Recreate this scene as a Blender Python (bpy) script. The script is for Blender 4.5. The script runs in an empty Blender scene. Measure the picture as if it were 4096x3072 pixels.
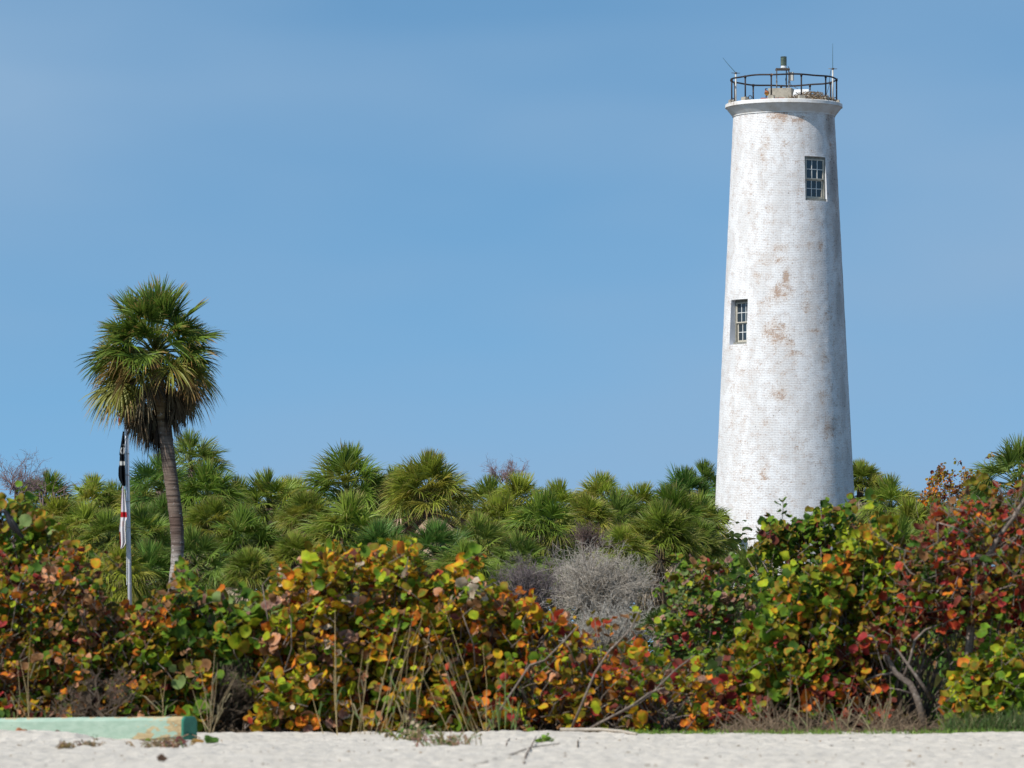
import bpy, math, random
import numpy as np
from mathutils import Vector, noise as mnoise

R = math.radians
C = bpy.context.scene.collection
sc = bpy.context.scene
random.seed(7)
rng = np.random.default_rng(11)

# ------------------------------------------------------------------ camera
CAMZ = 0.75
FPX = 22000.0
PITCH = math.atan((2750 - 1536) / FPX)
cam_d = bpy.data.cameras.new('camera')
cam = bpy.data.objects.new('camera', cam_d)
C.objects.link(cam)
cam.location = (0, 0, CAMZ)
cam.rotation_euler = (math.pi / 2 + PITCH, 0, 0)
cam_d.sensor_width = 36
cam_d.lens = 36 * FPX / 4096
cam_d.clip_start = 1
cam_d.clip_end = 6000
cam_d.dof.use_dof = True
cam_d.dof.focus_distance = 215
cam_d.dof.aperture_fstop = 4.2
sc.camera = cam


def at(px, py, Y):
    """the point at depth Y that stands at photo pixel (px, py)"""
    dx = (px - 2048) / FPX
    dy = -(py - 1536) / FPX
    wy = math.cos(PITCH) - dy * math.sin(PITCH)
    wz = math.sin(PITCH) + dy * math.cos(PITCH)
    t = Y / wy
    return Vector((dx * t, Y, CAMZ + wz * t))


# ------------------------------------------------------------------ light
SUN_AZ = R(48)     # from behind the camera towards the left
SUN_EL = R(47)
to_sun = Vector((-math.sin(SUN_AZ) * math.cos(SUN_EL), -math.cos(SUN_AZ) * math.cos(SUN_EL), math.sin(SUN_EL)))
sd = bpy.data.lights.new('sun', 'SUN')
sd.energy = 4.9
sd.angle = R(0.5)
sd.color = (1.0, 0.965, 0.91)
so = bpy.data.objects.new('sun', sd)
C.objects.link(so)
so.rotation_euler = to_sun.to_track_quat('Z', 'Y').to_euler()

w = bpy.data.worlds.new('World')
sc.world = w
w.use_nodes = True
nt = w.node_tree
nt.nodes.clear()


def N(nt, typ, **kw):
    n = nt.nodes.new(typ)
    for k, v in kw.items():
        setattr(n, k, v)
    return n


def setin(n, **kw):
    for k, v in kw.items():
        n.inputs[k.replace('_', ' ')].default_value = v
    return n


L = nt.links.new
geo = N(nt, 'ShaderNodeTexCoord')
sep = N(nt, 'ShaderNodeSeparateXYZ')
L(geo.outputs['Generated'], sep.inputs[0])
mul = N(nt, 'ShaderNodeMath', operation='MULTIPLY_ADD')
L(sep.outputs['Z'], mul.inputs[0])
mul.inputs[1].default_value = 1.5
mul.inputs[2].default_value = 0.21
comb = N(nt, 'ShaderNodeCombineXYZ')
L(sep.outputs['X'], comb.inputs[0])
L(sep.outputs['Y'], comb.inputs[1])
L(mul.outputs[0], comb.inputs[2])
nrm = N(nt, 'ShaderNodeVectorMath', operation='NORMALIZE')
L(comb.outputs[0], nrm.inputs[0])
sky = N(nt, 'ShaderNodeTexSky', sky_type='NISHITA', sun_disc=False, sun_elevation=SUN_EL,
        sun_rotation=math.pi + SUN_AZ, air_density=1.0, dust_density=0.6, ozone_density=1.6)
L(nrm.outputs[0], sky.inputs['Vector'])
# thin cirrus veil, stretched along the horizon
mp = N(nt, 'ShaderNodeMapping')
mp.inputs['Scale'].default_value = (6.0, 1.0, 19.0)
mp.inputs['Rotation'].default_value = (0, R(6), 0)
L(geo.outputs['Generated'], mp.inputs[0])
nz = N(nt, 'ShaderNodeTexNoise')
setin(nz, Scale=1.0, Detail=3.0, Roughness=0.45)
L(mp.outputs[0], nz.inputs['Vector'])
ramp = N(nt, 'ShaderNodeMapRange')
ramp.inputs[1].default_value = 0.40
ramp.inputs[2].default_value = 0.66
ramp.inputs[3].default_value = 0.0
ramp.inputs[4].default_value = 0.85
L(nz.outputs['Fac'], ramp.inputs[0])
hs = N(nt, 'ShaderNodeHueSaturation')
setin(hs, Hue=0.5, Saturation=1.0, Value=1.0)
tint = N(nt, 'ShaderNodeMix', data_type='RGBA', blend_type='MULTIPLY')
tint.inputs['Factor'].default_value = 1.0
tint.inputs['B'].default_value = (0.77, 1.06, 1.09, 1)
L(sky.outputs[0], tint.inputs['A'])
L(tint.outputs['Result'], hs.inputs['Color'])
mx = N(nt, 'ShaderNodeMix', data_type='RGBA')
L(ramp.outputs[0], mx.inputs['Factor'])
L(hs.outputs[0], mx.inputs['A'])
mx.inputs['B'].default_value = (1.95, 3.15, 4.65, 1)
bg = N(nt, 'ShaderNodeBackground')
bg.inputs['Strength'].default_value = 0.14
L(mx.outputs['Result'], bg.inputs['Color'])
wo = N(nt, 'ShaderNodeOutputWorld')
L(bg.outputs[0], wo.inputs[0])

sc.view_settings.view_transform = 'Standard'
sc.view_settings.look = 'None'
sc.view_settings.exposure = 0.0
sc.view_settings.gamma = 1.0
sc.cycles.use_denoising = True
sc.cycles.max_bounces = 8
sc.cycles.transparent_max_bounces = 8


# ------------------------------------------------------------------ helpers
def tag(o, label=None, cat=None, group=None, kind=None):
    if label: o['label'] = label
    if cat: o['category'] = cat
    if group: o['group'] = group
    if kind: o['kind'] = kind
    return o


def empty(name, loc, label=None, cat=None, group=None):
    o = bpy.data.objects.new(name, None)
    o.empty_display_size = 0.1
    o.location = loc
    C.objects.link(o)
    return tag(o, label, cat, group)


class MB:
    """collects vertices, faces and vertex colours for ONE mesh object"""
    def __init__(s):
        s.v, s.f, s.c, s.uv, s.n = [], [], [], [], 0

    def add(s, v, faces, col=None, uv=None):
        v = np.asarray(v, dtype=np.float32).reshape(-1, 3)
        s.v.append(v)
        for f in faces:
            f = np.asarray(f, dtype=np.int32)
            s.f.append(f + s.n)
        n = len(v)
        c = np.ones((n, 4), np.float32)
        if col is not None:
            c[:, :3] = np.asarray(col, dtype=np.float32)
        s.c.append(c)
        if uv is not None:
            s.uv.append(np.asarray(uv, np.float32))
        s.n += n

    def box(s, c, size, rz=0.0, col=None, taper=1.0):
        x, y, z = np.array(size) / 2
        p = np.array([[-x, -y, -z], [x, -y, -z], [x, y, -z], [-x, y, -z],
                      [-x * taper, -y * taper, z], [x * taper, -y * taper, z], [x * taper, y * taper, z], [-x * taper, y * taper, z]])
        ca, sa = math.cos(rz), math.sin(rz)
        q = p.copy()
        q[:, 0] = p[:, 0] * ca - p[:, 1] * sa
        q[:, 1] = p[:, 0] * sa + p[:, 1] * ca
        s.add(q + np.array(c), [[[0, 3, 2, 1], [4, 5, 6, 7], [0, 1, 5, 4], [1, 2, 6, 5], [2, 3, 7, 6], [3, 0, 4, 7]]], col)

    def obox(s, o, ax, ay, az, lo, hi, col=None):
        """box in a local frame"""
        o, ax, ay, az = map(np.array, (o, ax, ay, az))
        P = []
        for z in (lo[2], hi[2]):
            for x, y in ((lo[0], lo[1]), (hi[0], lo[1]), (hi[0], hi[1]), (lo[0], hi[1])):
                P.append(o + ax * x + ay * y + az * z)
        s.add(P, [[[0, 3, 2, 1], [4, 5, 6, 7], [0, 1, 5, 4], [1, 2, 6, 5], [2, 3, 7, 6], [3, 0, 4, 7]]], col)

    def tube(s, pts, rad, sides=6, col=None, closed=False):
        P = np.array([tuple(p) for p in pts], dtype=float)
        n = len(P)
        rad = np.full(n, rad, float) if np.isscalar(rad) else np.asarray(rad, float)
        T = np.gradient(P, axis=0)
        if closed:
            T = np.roll(P, -1, 0) - np.roll(P, 1, 0)
        T /= np.linalg.norm(T, axis=1)[:, None] + 1e-9
        ref = np.where(np.abs(T[:, 2:3]) > 0.9, np.array([[1.0, 0, 0]]), np.array([[0, 0, 1.0]]))
        if not closed and abs(T[:, 2].mean()) > 0.6:
            ref = np.tile(np.array([[1.0, 0.02, 0]]), (n, 1))
        elif not closed:
            ref = np.tile(np.array([[0.02, 0, 1.0]]), (n, 1))
        U = np.cross(T, ref)
        U /= np.linalg.norm(U, axis=1)[:, None] + 1e-9
        W = np.cross(T, U)
        a = np.arange(sides) * 2 * math.pi / sides
        V = P[:, None] + rad[:, None, None] * (np.cos(a)[None, :, None] * U[:, None] + np.sin(a)[None, :, None] * W[:, None])
        V = V.reshape(-1, 3)
        F = []
        m = n if closed else n - 1
        for i in range(m):
            j = (i + 1) % n
            for k in range(sides):
                l = (k + 1) % sides
                F.append([i * sides + k, i * sides + l, j * sides + l, j * sides + k])
        c = None
        if col is not None:
            col = np.asarray(col, float)
            c = np.repeat(col, sides, axis=0) if col.ndim == 2 else col
        fs = [F]
        if not closed:
            fs.append([list(range(sides))[::-1]])
            fs.append([list(range((n - 1) * sides, n * sides))])
        s.add(V, fs, c)

    def lathe(s, c, prof, seg=24, col=None):
        prof = np.array(prof, float)
        a = np.arange(seg) * 2 * math.pi / seg
        V = np.stack([prof[:, 0:1] * np.cos(a), prof[:, 0:1] * np.sin(a), np.repeat(prof[:, 1:2], seg, 1)], -1).reshape(-1, 3)
        F = []
        for i in range(len(prof) - 1):
            for k in range(seg):
                l = (k + 1) % seg
                F.append([i * seg + k, i * seg + l, (i + 1) * seg + l, (i + 1) * seg + k])
        s.add(V + np.array(tuple(c)), [F, [list(range((len(prof) - 1) * seg, len(prof) * seg))]], col)

    def build(s, name, mat, parent=None, smooth=False, loc=None):
        me = bpy.data.meshes.new(name)
        v = np.concatenate(s.v)
        org = np.array(tuple(parent.location)) if parent is not None and parent.get('_root') is None else np.zeros(3)
        if parent is not None:
            p = parent
            org = np.zeros(3)
            while p is not None:
                org = org + np.array(tuple(p.location))
                p = p.parent
        if loc is not None:
            org = np.array(tuple(loc))
        v = v - org
        me.vertices.add(len(v))
        me.vertices.foreach_set('co', v.astype(np.float32).ravel())
        tot = np.concatenate([np.full(len(f), f.shape[1], np.int32) for f in s.f])
        idx = np.concatenate([f.ravel() for f in s.f])
        me.loops.add(len(idx))
        me.loops.foreach_set('vertex_index', idx)
        me.polygons.add(len(tot))
        st = np.concatenate([[0], np.cumsum(tot)[:-1]]).astype(np.int32)
        me.polygons.foreach_set('loop_start', st)
        me.polygons.foreach_set('loop_total', tot)
        me.polygons.foreach_set('use_smooth', np.full(len(tot), bool(smooth)))
        if s.uv:
            uv = np.concatenate(s.uv)[idx]
            l = me.uv_layers.new(name='UVMap')
            l.data.foreach_set('uv', uv.ravel())
        me.update(calc_edges=True)
        a = me.attributes.new('col', 'FLOAT_COLOR', 'POINT')
        a.data.foreach_set('color', np.concatenate(s.c).ravel())
        me.validate()
        if mat: me.materials.append(mat)
        o = bpy.data.objects.new(name, me)
        C.objects.link(o)
        if parent is not None:
            o.parent = parent
        if loc is not None:
            o.location = loc
        return o


# ------------------------------------------------------------------ materials
def mat(name):
    m = bpy.data.materials.new(name)
    m.use_nodes = True
    t = m.node_tree
    t.nodes.clear()
    out = N(t, 'ShaderNodeOutputMaterial')
    b = N(t, 'ShaderNodeBsdfPrincipled')
    t.links.new(b.outputs[0], out.inputs[0])
    return m, t, b, out


def noise_node(t, scale, detail=4, rough=0.55, vec=None, coord='Object'):
    n = N(t, 'ShaderNodeTexNoise')
    setin(n, Scale=scale, Detail=detail, Roughness=rough)
    if vec is None:
        tc = N(t, 'ShaderNodeTexCoord')
        vec = tc.outputs[coord]
    t.links.new(vec, n.inputs['Vector'])
    return n


def mrange(t, src, a, b, c=0.0, d=1.0, smooth=True):
    r = N(t, 'ShaderNodeMapRange', interpolation_type='SMOOTHSTEP' if smooth else 'LINEAR')
    r.inputs[1].default_value, r.inputs[2].default_value = a, b
    r.inputs[3].default_value, r.inputs[4].default_value = c, d
    t.links.new(src, r.inputs[0])
    return r.outputs[0]


def mixc(t, fac, a, b, blend='MIX'):
    m = N(t, 'ShaderNodeMix', data_type='RGBA', blend_type=blend)
    for s, k in ((a, 'A'), (b, 'B')):
        if hasattr(s, 'links'): t.links.new(s, m.inputs[k])
        else: m.inputs[k].default_value = (*s, 1)
    if hasattr(fac, 'links'): t.links.new(fac, m.inputs['Factor'])
    else: m.inputs['Factor'].default_value = fac
    return m.outputs['Result']


def math_(t, op, a, b):
    m = N(t, 'ShaderNodeMath', operation=op)
    for s, i in ((a, 0), (b, 1)):
        if hasattr(s, 'links'): t.links.new(s, m.inputs[i])
        else: m.inputs[i].default_value = s
    return m.outputs[0]


def bump(t, b, h, strength, dist):
    n = N(t, 'ShaderNodeBump')
    n.inputs['Strength'].default_value = strength
    n.inputs['Distance'].default_value = dist
    t.links.new(h, n.inputs['Height'])
    t.links.new(n.outputs[0], b.inputs['Normal'])
    return n


def simple(name, col, rough=0.6, var=0.35, scale=6.0, metal=0.0, bmp=0.3, stain=None, spec=0.4, coord='Object'):
    """solid colour with mottling, grime spots and a fine bump"""
    m, t, b, o = mat(name)
    n = noise_node(t, scale, 5, coord=coord)
    dark = tuple(c * (1 - var) for c in col)
    c = mixc(t, mrange(t, n.outputs['Fac'], 0.3, 0.7), dark, col)
    if stain:
        n2 = noise_node(t, scale * 0.6, 6, 0.7, coord=coord)
        c = mixc(t, mrange(t, n2.outputs['Fac'], stain[1], stain[1] + 0.08), c, stain[0])
    t.links.new(c, b.inputs['Base Color'])
    setin(b, Roughness=rough, Metallic=metal)
    b.inputs['Specular IOR Level'].default_value = spec
    bump(t, b, n.outputs['Fac'], bmp, 0.01)
    return m


def leafy(name, transl=0.3, rough=0.45, spec=0.35, hue_var=0.0, vscale=9.0, vamt=0.35):
    """foliage: colour from the 'col' attribute, mottled, slightly translucent"""
    m, t, b, out = mat(name)
    a = N(t, 'ShaderNodeAttribute', attribute_name='col')
    n = noise_node(t, vscale, 3)
    c = mixc(t, mrange(t, n.outputs['Fac'], 0.35, 0.7, 0.0, vamt), a.outputs['Color'], (0.03, 0.025, 0.01))
    if hue_var:
        oi = N(t, 'ShaderNodeObjectInfo')
        h = N(t, 'ShaderNodeHueSaturation')
        t.links.new(mrange(t, oi.outputs['Random'], 0, 1, 0.5 - hue_var, 0.5 + hue_var * 0.6, False), h.inputs['Hue'])
        t.links.new(mrange(t, oi.outputs['Random'], 0, 1, 1.2, 0.8, False), h.inputs['Value'])
        t.links.new(c, h.inputs['Color'])
        c = h.outputs[0]
    t.links.new(c, b.inputs['Base Color'])
    setin(b, Roughness=rough)
    b.inputs['Specular IOR Level'].default_value = spec
    tr = N(t, 'ShaderNodeBsdfTranslucent')
    t.links.new(c, tr.inputs['Color'])
    ms = N(t, 'ShaderNodeMixShader')
    ms.inputs[0].default_value = transl
    t.links.new(b.outputs[0], ms.inputs[1])
    t.links.new(tr.outputs[0], ms.inputs[2])
    t.links.new(ms.outputs[0], out.inputs[0])
    return m


M = {}
M['leaf'] = leafy('sea_grape_leaf', 0.26, 0.6, 0.10, 0, 14.0, 0.25)
M['frond'] = leafy('palm_frond', 0.33, 0.5, 0.3, 0.022, 5.0, 0.15)
M['dead_frond'] = leafy('dead_palm_frond', 0.12, 0.8, 0.15, 0.015, 6.0, 0.4)
M['grass'] = leafy('grass_blade', 0.25, 0.5, 0.3)
M['dry'] = leafy('dry_stem', 0.05, 0.8, 0.15, 0, 12.0, 0.25)
M['cloth'] = leafy('flag_cloth', 0.25, 0.8, 0.1, 0, 3.0, 0.06)
M['wood'] = simple('grey_bark', (0.23, 0.18, 0.145), 0.85, 0.5, 18, bmp=0.7, stain=((0.36, 0.31, 0.26), 0.58), spec=0.2)
M['rust'] = simple('rusted_black_iron', (0.045, 0.032, 0.030), 0.65, 0.5, 7, metal=0.3, stain=((0.25, 0.14, 0.09), 0.58))
M['rustpale'] = simple('weathered_iron', (0.12, 0.095, 0.08), 0.7, 0.5, 9, metal=0.2, stain=((0.33, 0.28, 0.22), 0.55))
M['concrete'] = simple('raw_concrete', (0.40, 0.355, 0.285), 0.9, 0.3, 5, stain=((0.27, 0.22, 0.17), 0.62), spec=0.2)
M['whitebox'] = simple('white_enamel', (0.78, 0.78, 0.77), 0.4, 0.06, 4)
M['greybox'] = simple('grey_plastic', (0.48, 0.46, 0.42), 0.5, 0.1, 5)
M['mast'] = simple('pale_pipe', (0.60, 0.56, 0.50), 0.5, 0.25, 5, stain=((0.32, 0.24, 0.18), 0.66))
M['pole'] = simple('brushed_aluminium', (0.70, 0.70, 0.73), 0.4, 0.12, 4, metal=0.15, spec=0.5)
M['whip'] = simple('green_whip', (0.06, 0.12, 0.13), 0.5, 0.2, 8)
M['black'] = simple('black_rubber', (0.02, 0.02, 0.022), 0.5, 0.2, 8)
M['stick'] = leafy('nest_stick', 0.0, 0.9, 0.1, 0, 12.0, 0.3)
M['bird'] = leafy('bird_plumage', 0.0, 0.6, 0.3, 0, 20.0, 0.2)
M['red'] = simple('red_brick_bits', (0.36, 0.09, 0.07), 0.8, 0.4, 9, stain=((0.45, 0.33, 0.28), 0.6))


def whitewash_cornice():
    m, t, b, o = mat('whitewashed_cornice')
    n1 = noise_node(t, 1.5, 6, 0.6)
    n2 = noise_node(t, 9, 5, 0.7)
    s = math_(t, 'ADD', n1.outputs['Fac'], math_(t, 'MULTIPLY', n2.outputs['Fac'], 0.5))
    c = mixc(t, mrange(t, n1.outputs['Fac'], 0.35, 0.6), (0.80, 0.79, 0.78), (0.68, 0.64, 0.59))
    c = mixc(t, mrange(t, s, 0.83, 0.95, 0, 0.75), c, (0.34, 0.25, 0.19))
    t.links.new(c, b.inputs['Base Color'])
    setin(b, Roughness=0.85)
    bump(t, b, n2.outputs['Fac'], 0.4, 0.015)
    return m


def whitewash_brick():
    m, t, b, o = mat('whitewashed_brick')
    uv = N(t, 'ShaderNodeUVMap')
    att = N(t, 'ShaderNodeAttribute', attribute_name='col')   # R wear, G grime
    sp = N(t, 'ShaderNodeSeparateColor')
    t.links.new(att.outputs['Color'], sp.inputs[0])
    # wobble, so that courses are not ruler straight
    wn = noise_node(t, 1.7, 3, vec=uv.outputs[0])
    wob = N(t, 'ShaderNodeVectorMath', operation='MULTIPLY_ADD')
    t.links.new(wn.outputs['Color'], wob.inputs[0])
    wob.inputs[1].default_value = (0.09, 0.07, 0)
    t.links.new(uv.outputs[0], wob.inputs[2])
    br = N(t, 'ShaderNodeTexBrick')
    br.offset = 0.5
    setin(br, Scale=1.0, Mortar_Size=0.0075, Mortar_Smooth=0.5, Bias=0.0, Brick_Width=0.205, Row_Height=0.067)
    br.inputs['Color1'].default_value = (0, 0, 0, 1)
    br.inputs['Color2'].default_value = (1, 1, 1, 1)
    br.inputs['Mortar'].default_value = (0.5, 0.5, 0.5, 1)
    t.links.new(wob.outputs[0], br.inputs['Vector'])
    mortar = br.outputs['Fac']
    bw = N(t, 'ShaderNodeRGBToBW')
    t.links.new(br.outputs['Color'], bw.inputs[0])
    st = N(t, 'ShaderNodeMapping')
    st.inputs['Scale'].default_value = (1.0, 0.35, 1.0)
    t.links.new(uv.outputs[0], st.inputs[0])
    nbig = noise_node(t, 0.8, 5, 0.6, vec=st.outputs[0])
    nmid = noise_node(t, 3.2, 6, 0.62, vec=uv.outputs[0])
    nfine = noise_node(t, 17, 5, 0.7, vec=uv.outputs[0])
    nspk = noise_node(t, 9, 2, 0.5, vec=uv.outputs[0])
    # newer coats of whitewash with vertical run edges
    vv = N(t, 'ShaderNodeMapping')
    vv.inputs['Scale'].default_value = (1.3, 0.42, 1)
    t.links.new(uv.outputs[0], vv.inputs[0])
    ncoat = noise_node(t, 1.0, 4, 0.5, vec=vv.outputs[0])
    coat = mrange(t, ncoat.outputs['Fac'], 0.44, 0.53)
    white = mixc(t, coat, (0.74, 0.72, 0.705), (0.83, 0.815, 0.805))
    white = mixc(t, mrange(t, nmid.outputs['Fac'], 0.45, 0.7, 0, 0.4), white, (0.60, 0.59, 0.60))
    wear = math_(t, 'ADD', math_(t, 'MULTIPLY', sp.outputs[0], 0.72),
                 math_(t, 'ADD', math_(t, 'MULTIPLY', math_(t, 'SUBTRACT', nmid.outputs['Fac'], 0.5), 1.5),
                       math_(t, 'MULTIPLY', math_(t, 'SUBTRACT', nbig.outputs['Fac'], 0.5), 0.7)))
    fine = math_(t, 'MULTIPLY', math_(t, 'SUBTRACT', nfine.outputs['Fac'], 0.5), 2.3)
    tanf = mrange(t, math_(t, 'ADD', wear, math_(t, 'MULTIPLY', fine, 0.9)), 0.05, 0.90, 0, 0.8)
    c = mixc(t, tanf, white, (0.60, 0.47, 0.375))
    # bare brick, brick by brick
    bf = math_(t, 'ADD', math_(t, 'ADD', wear, math_(t, 'MULTIPLY', fine, 0.85)), math_(t, 'MULTIPLY', math_(t, 'SUBTRACT', bw.outputs[0], 0.5), 0.5))
    bare = math_(t, 'MULTIPLY', mrange(t, bf, 0.58, 0.86, 0, 0.75), math_(t, 'SUBTRACT', 1.0, math_(t, 'MULTIPLY', mortar, 0.7)))
    bcol = mixc(t, bw.outputs[0], (0.34, 0.17, 0.105), (0.43, 0.28, 0.19))
    c = mixc(t, bare, c, bcol)
    # grime: grey green film and dark specks
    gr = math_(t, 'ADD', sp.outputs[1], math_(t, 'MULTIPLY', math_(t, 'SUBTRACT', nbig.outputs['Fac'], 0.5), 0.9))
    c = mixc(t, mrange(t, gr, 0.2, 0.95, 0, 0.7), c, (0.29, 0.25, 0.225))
    spk = math_(t, 'ADD', math_(t, 'MULTIPLY', sp.outputs[1], 0.14), nspk.outputs['Fac'])
    c = mixc(t, mrange(t, spk, 0.735, 0.765, 0, 0.8), c, (0.10, 0.09, 0.075))
    c = mixc(t, math_(t, 'MULTIPLY', mortar, mrange(t, nfine.outputs['Fac'], 0.38, 0.66, 0.0, 0.75)), c, (0.36, 0.34, 0.345))
    t.links.new(c, b.inputs['Base Color'])
    setin(b, Roughness=0.85)
    b.inputs['Specular IOR Level'].default_value = 0.25
    h = math_(t, 'ADD', math_(t, 'MULTIPLY', mortar, -1.0), math_(t, 'ADD', math_(t, 'MULTIPLY', nfine.outputs['Fac'], 0.9), math_(t, 'MULTIPLY', bare, -0.7)))
    bump(t, b, h, 0.7, 0.014)
    return m


def sand_mat():
    m, t, b, o = mat('shell_sand')
    tc = N(t, 'ShaderNodeTexCoord')
    n1 = noise_node(t, 1.3, 5, 0.6)
    n2 = noise_node(t, 26, 5, 0.7)
    n3 = noise_node(t, 60, 3, 0.6)
    c = mixc(t, mrange(t, n1.outputs['Fac'], 0.35, 0.65), (0.63, 0.56, 0.47), (0.53, 0.47, 0.39))
    n4 = noise_node(t, 9, 4, 0.6)
    c = mixc(t, mrange(t, n4.outputs['Fac'], 0.48, 0.66, 0, 0.35), c, (0.38, 0.35, 0.33))
    c = mixc(t, mrange(t, n2.outputs['Fac'], 0.5, 0.70, 0, 0.6), c, (0.36, 0.32, 0.29))
    c = mixc(t, mrange(t, n3.outputs['Fac'], 0.66, 0.70, 0, 0.6), c, (0.80, 0.77, 0.72))
    # leaf litter and humus inland
    sx = N(t, 'ShaderNodeSeparateXYZ')
    t.links.new(tc.outputs['Object'], sx.inputs[0])
    e = math_(t, 'ADD', sx.outputs['Y'], math_(t, 'MULTIPLY', math_(t, 'SUBTRACT', n1.outputs['Fac'], 0.5), 2.0))
    lit = mixc(t, mrange(t, n2.outputs['Fac'], 0.4, 0.6), (0.07, 0.05, 0.033), (0.15, 0.10, 0.06))
    c = mixc(t, mrange(t, e, 82.6, 83.6), c, lit)
    t.links.new(c, b.inputs['Base Color'])
    setin(b, Roughness=0.95)
    b.inputs['Specular IOR Level'].default_value = 0.15
    bump(t, b, math_(t, 'ADD', n2.outputs['Fac'], math_(t, 'MULTIPLY', n3.outputs['Fac'], 0.5)), 0.6, 0.03)
    return m


def trunk_mat():
    m, t, b, o = mat('palm_trunk_bark')
    tc = N(t, 'ShaderNodeTexCoord')
    mp = N(t, 'ShaderNodeMapping')
    mp.inputs['Scale'].default_value = (1.2, 1.2, 14)
    t.links.new(tc.outputs['Object'], mp.inputs[0])
    rings = noise_node(t, 1.0, 4, 0.6, vec=mp.outputs[0])
    n2 = noise_node(t, 5, 5, 0.65)
    n3 = noise_node(t, 11, 2, 0.5)
    a = N(t, 'ShaderNodeAttribute', attribute_name='col')
    c = mixc(t, mrange(t, rings.outputs['Fac'], 0.35, 0.6), (0.55, 0.5, 0.47), (1, 1, 1))
    c = mixc(t, 1.0, a.outputs['Color'], c, 'MULTIPLY')
    c = mixc(t, mrange(t, n3.outputs['Fac'], 0.66, 0.72, 0, 0.7), c, (0.50, 0.47, 0.43))
    c = mixc(t, mrange(t, n2.outputs['Fac'], 0.58, 0.66, 0, 0.6), c, (0.10, 0.065, 0.05))
    t.links.new(c, b.inputs['Base Color'])
    setin(b, Roughness=0.9)
    b.inputs['Specular IOR Level'].default_value = 0.2
    bump(t, b, math_(t, 'ADD', rings.outputs['Fac'], math_(t, 'MULTIPLY', n2.outputs['Fac'], 0.4)), 0.8, 0.05)
    return m


def glass_mat():
    m, t, b, o = mat('old_window_glass')
    n = noise_node(t, 2.0, 2)
    c = mixc(t, n.outputs['Fac'], (0.015, 0.025, 0.035), (0.035, 0.05, 0.06))
    t.links.new(c, b.inputs['Base Color'])
    setin(b, Roughness=0.06)
    b.inputs['Specular IOR Level'].default_value = 0.7
    bump(t, b, n.outputs['Fac'], 0.15, 0.02)
    return m


def timber_mat():
    m, t, b, o = mat('mint_painted_timber')
    tc = N(t, 'ShaderNodeTexCoord')
    mp = N(t, 'ShaderNodeMapping')
    mp.inputs['Scale'].default_value = (0.8, 5, 7)
    t.links.new(tc.outputs['Object'], mp.inputs[0])
    g = noise_node(t, 1.6, 5, 0.6, vec=mp.outputs[0])
    n = noise_node(t, 3.0, 4, 0.6)
    a = N(t, 'ShaderNodeAttribute', attribute_name='col')
    sp = N(t, 'ShaderNodeSeparateColor')
    t.links.new(a.outputs['Color'], sp.inputs[0])
    paint = mixc(t, mrange(t, g.outputs['Fac'], 0.35, 0.65), (0.25, 0.345, 0.262), (0.31, 0.40, 0.312))
    woodc = mixc(t, mrange(t, g.outputs['Fac'], 0.3, 0.7), (0.22, 0.14, 0.06), (0.44, 0.34, 0.18))
    s = math_(t, 'ADD', sp.outputs[0], math_(t, 'ADD', math_(t, 'MULTIPLY', math_(t, 'SUBTRACT', g.outputs['Fac'], 0.5), 1.2), math_(t, 'MULTIPLY', math_(t, 'SUBTRACT', n.outputs['Fac'], 0.5), 0.8)))
    c = mixc(t, mrange(t, s, 0.44, 0.50), paint, woodc)
    c = mixc(t, mrange(t, g.outputs['Fac'], 0.665, 0.69, 0, 0.6), c, (0.12, 0.17, 0.12))
    t.links.new(c, b.inputs['Base Color'])
    setin(b, Roughness=0.75)
    bump(t, b, g.outputs['Fac'], 0.5, 0.02)
    return m


M['cornice'] = whitewash_cornice()
M['brick'] = whitewash_brick()
M['sand'] = sand_mat()
M['trunk'] = trunk_mat()
M['glass'] = glass_mat()
M['timber'] = timber_mat()
M['endcap'] = simple('dark_green_paint', (0.035, 0.20, 0.13), 0.55, 0.3, 6, stain=((0.16, 0.13, 0.07), 0.66))
M['oldframe'] = simple('flaked_grey_wood', (0.27, 0.26, 0.22), 0.8, 0.4, 9, stain=((0.18, 0.17, 0.14), 0.58))
M['sash'] = simple('cream_sash_paint', (0.56, 0.51, 0.42), 0.7, 0.2, 8, stain=((0.42, 0.33, 0.24), 0.6))
M['muntin'] = simple('white_muntin_paint', (0.74, 0.74, 0.71), 0.6, 0.1, 8)
M['reveal'] = simple('whitewashed_plaster', (0.74, 0.74, 0.77), 0.85, 0.12, 3)

# ------------------------------------------------------------------ ground
def sm(a, b, x):
    t = np.clip((x - a) / (b - a), 0, 1)
    return t * t * (3 - 2 * t)


def ground_base(x, y):
    x = np.asarray(x, float); y = np.asarray(y, float)
    z = 0.065 * sm(78.8, 82.2, y) + 0.9 * sm(84, 150, y)
    z = z + 0.145 * np.exp(-((x + 6.9) / 1.1) ** 4 - ((y - 77.0) / 1.0) ** 2)
    z = z + 0.035 * np.exp(-((x - 6.5) / 3.0) ** 2 - ((y - 79.0) / 2.0) ** 2)
    z = z + 0.045 * np.exp(-((x + 0.2) / 1.3) ** 2 - ((y - 80.6) / 1.0) ** 2)
    z = z - 0.03 * np.exp(-((x + 4.9) / 1.2) ** 2 - ((y - 77.4) / 1.2) ** 2)
    return z


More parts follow.
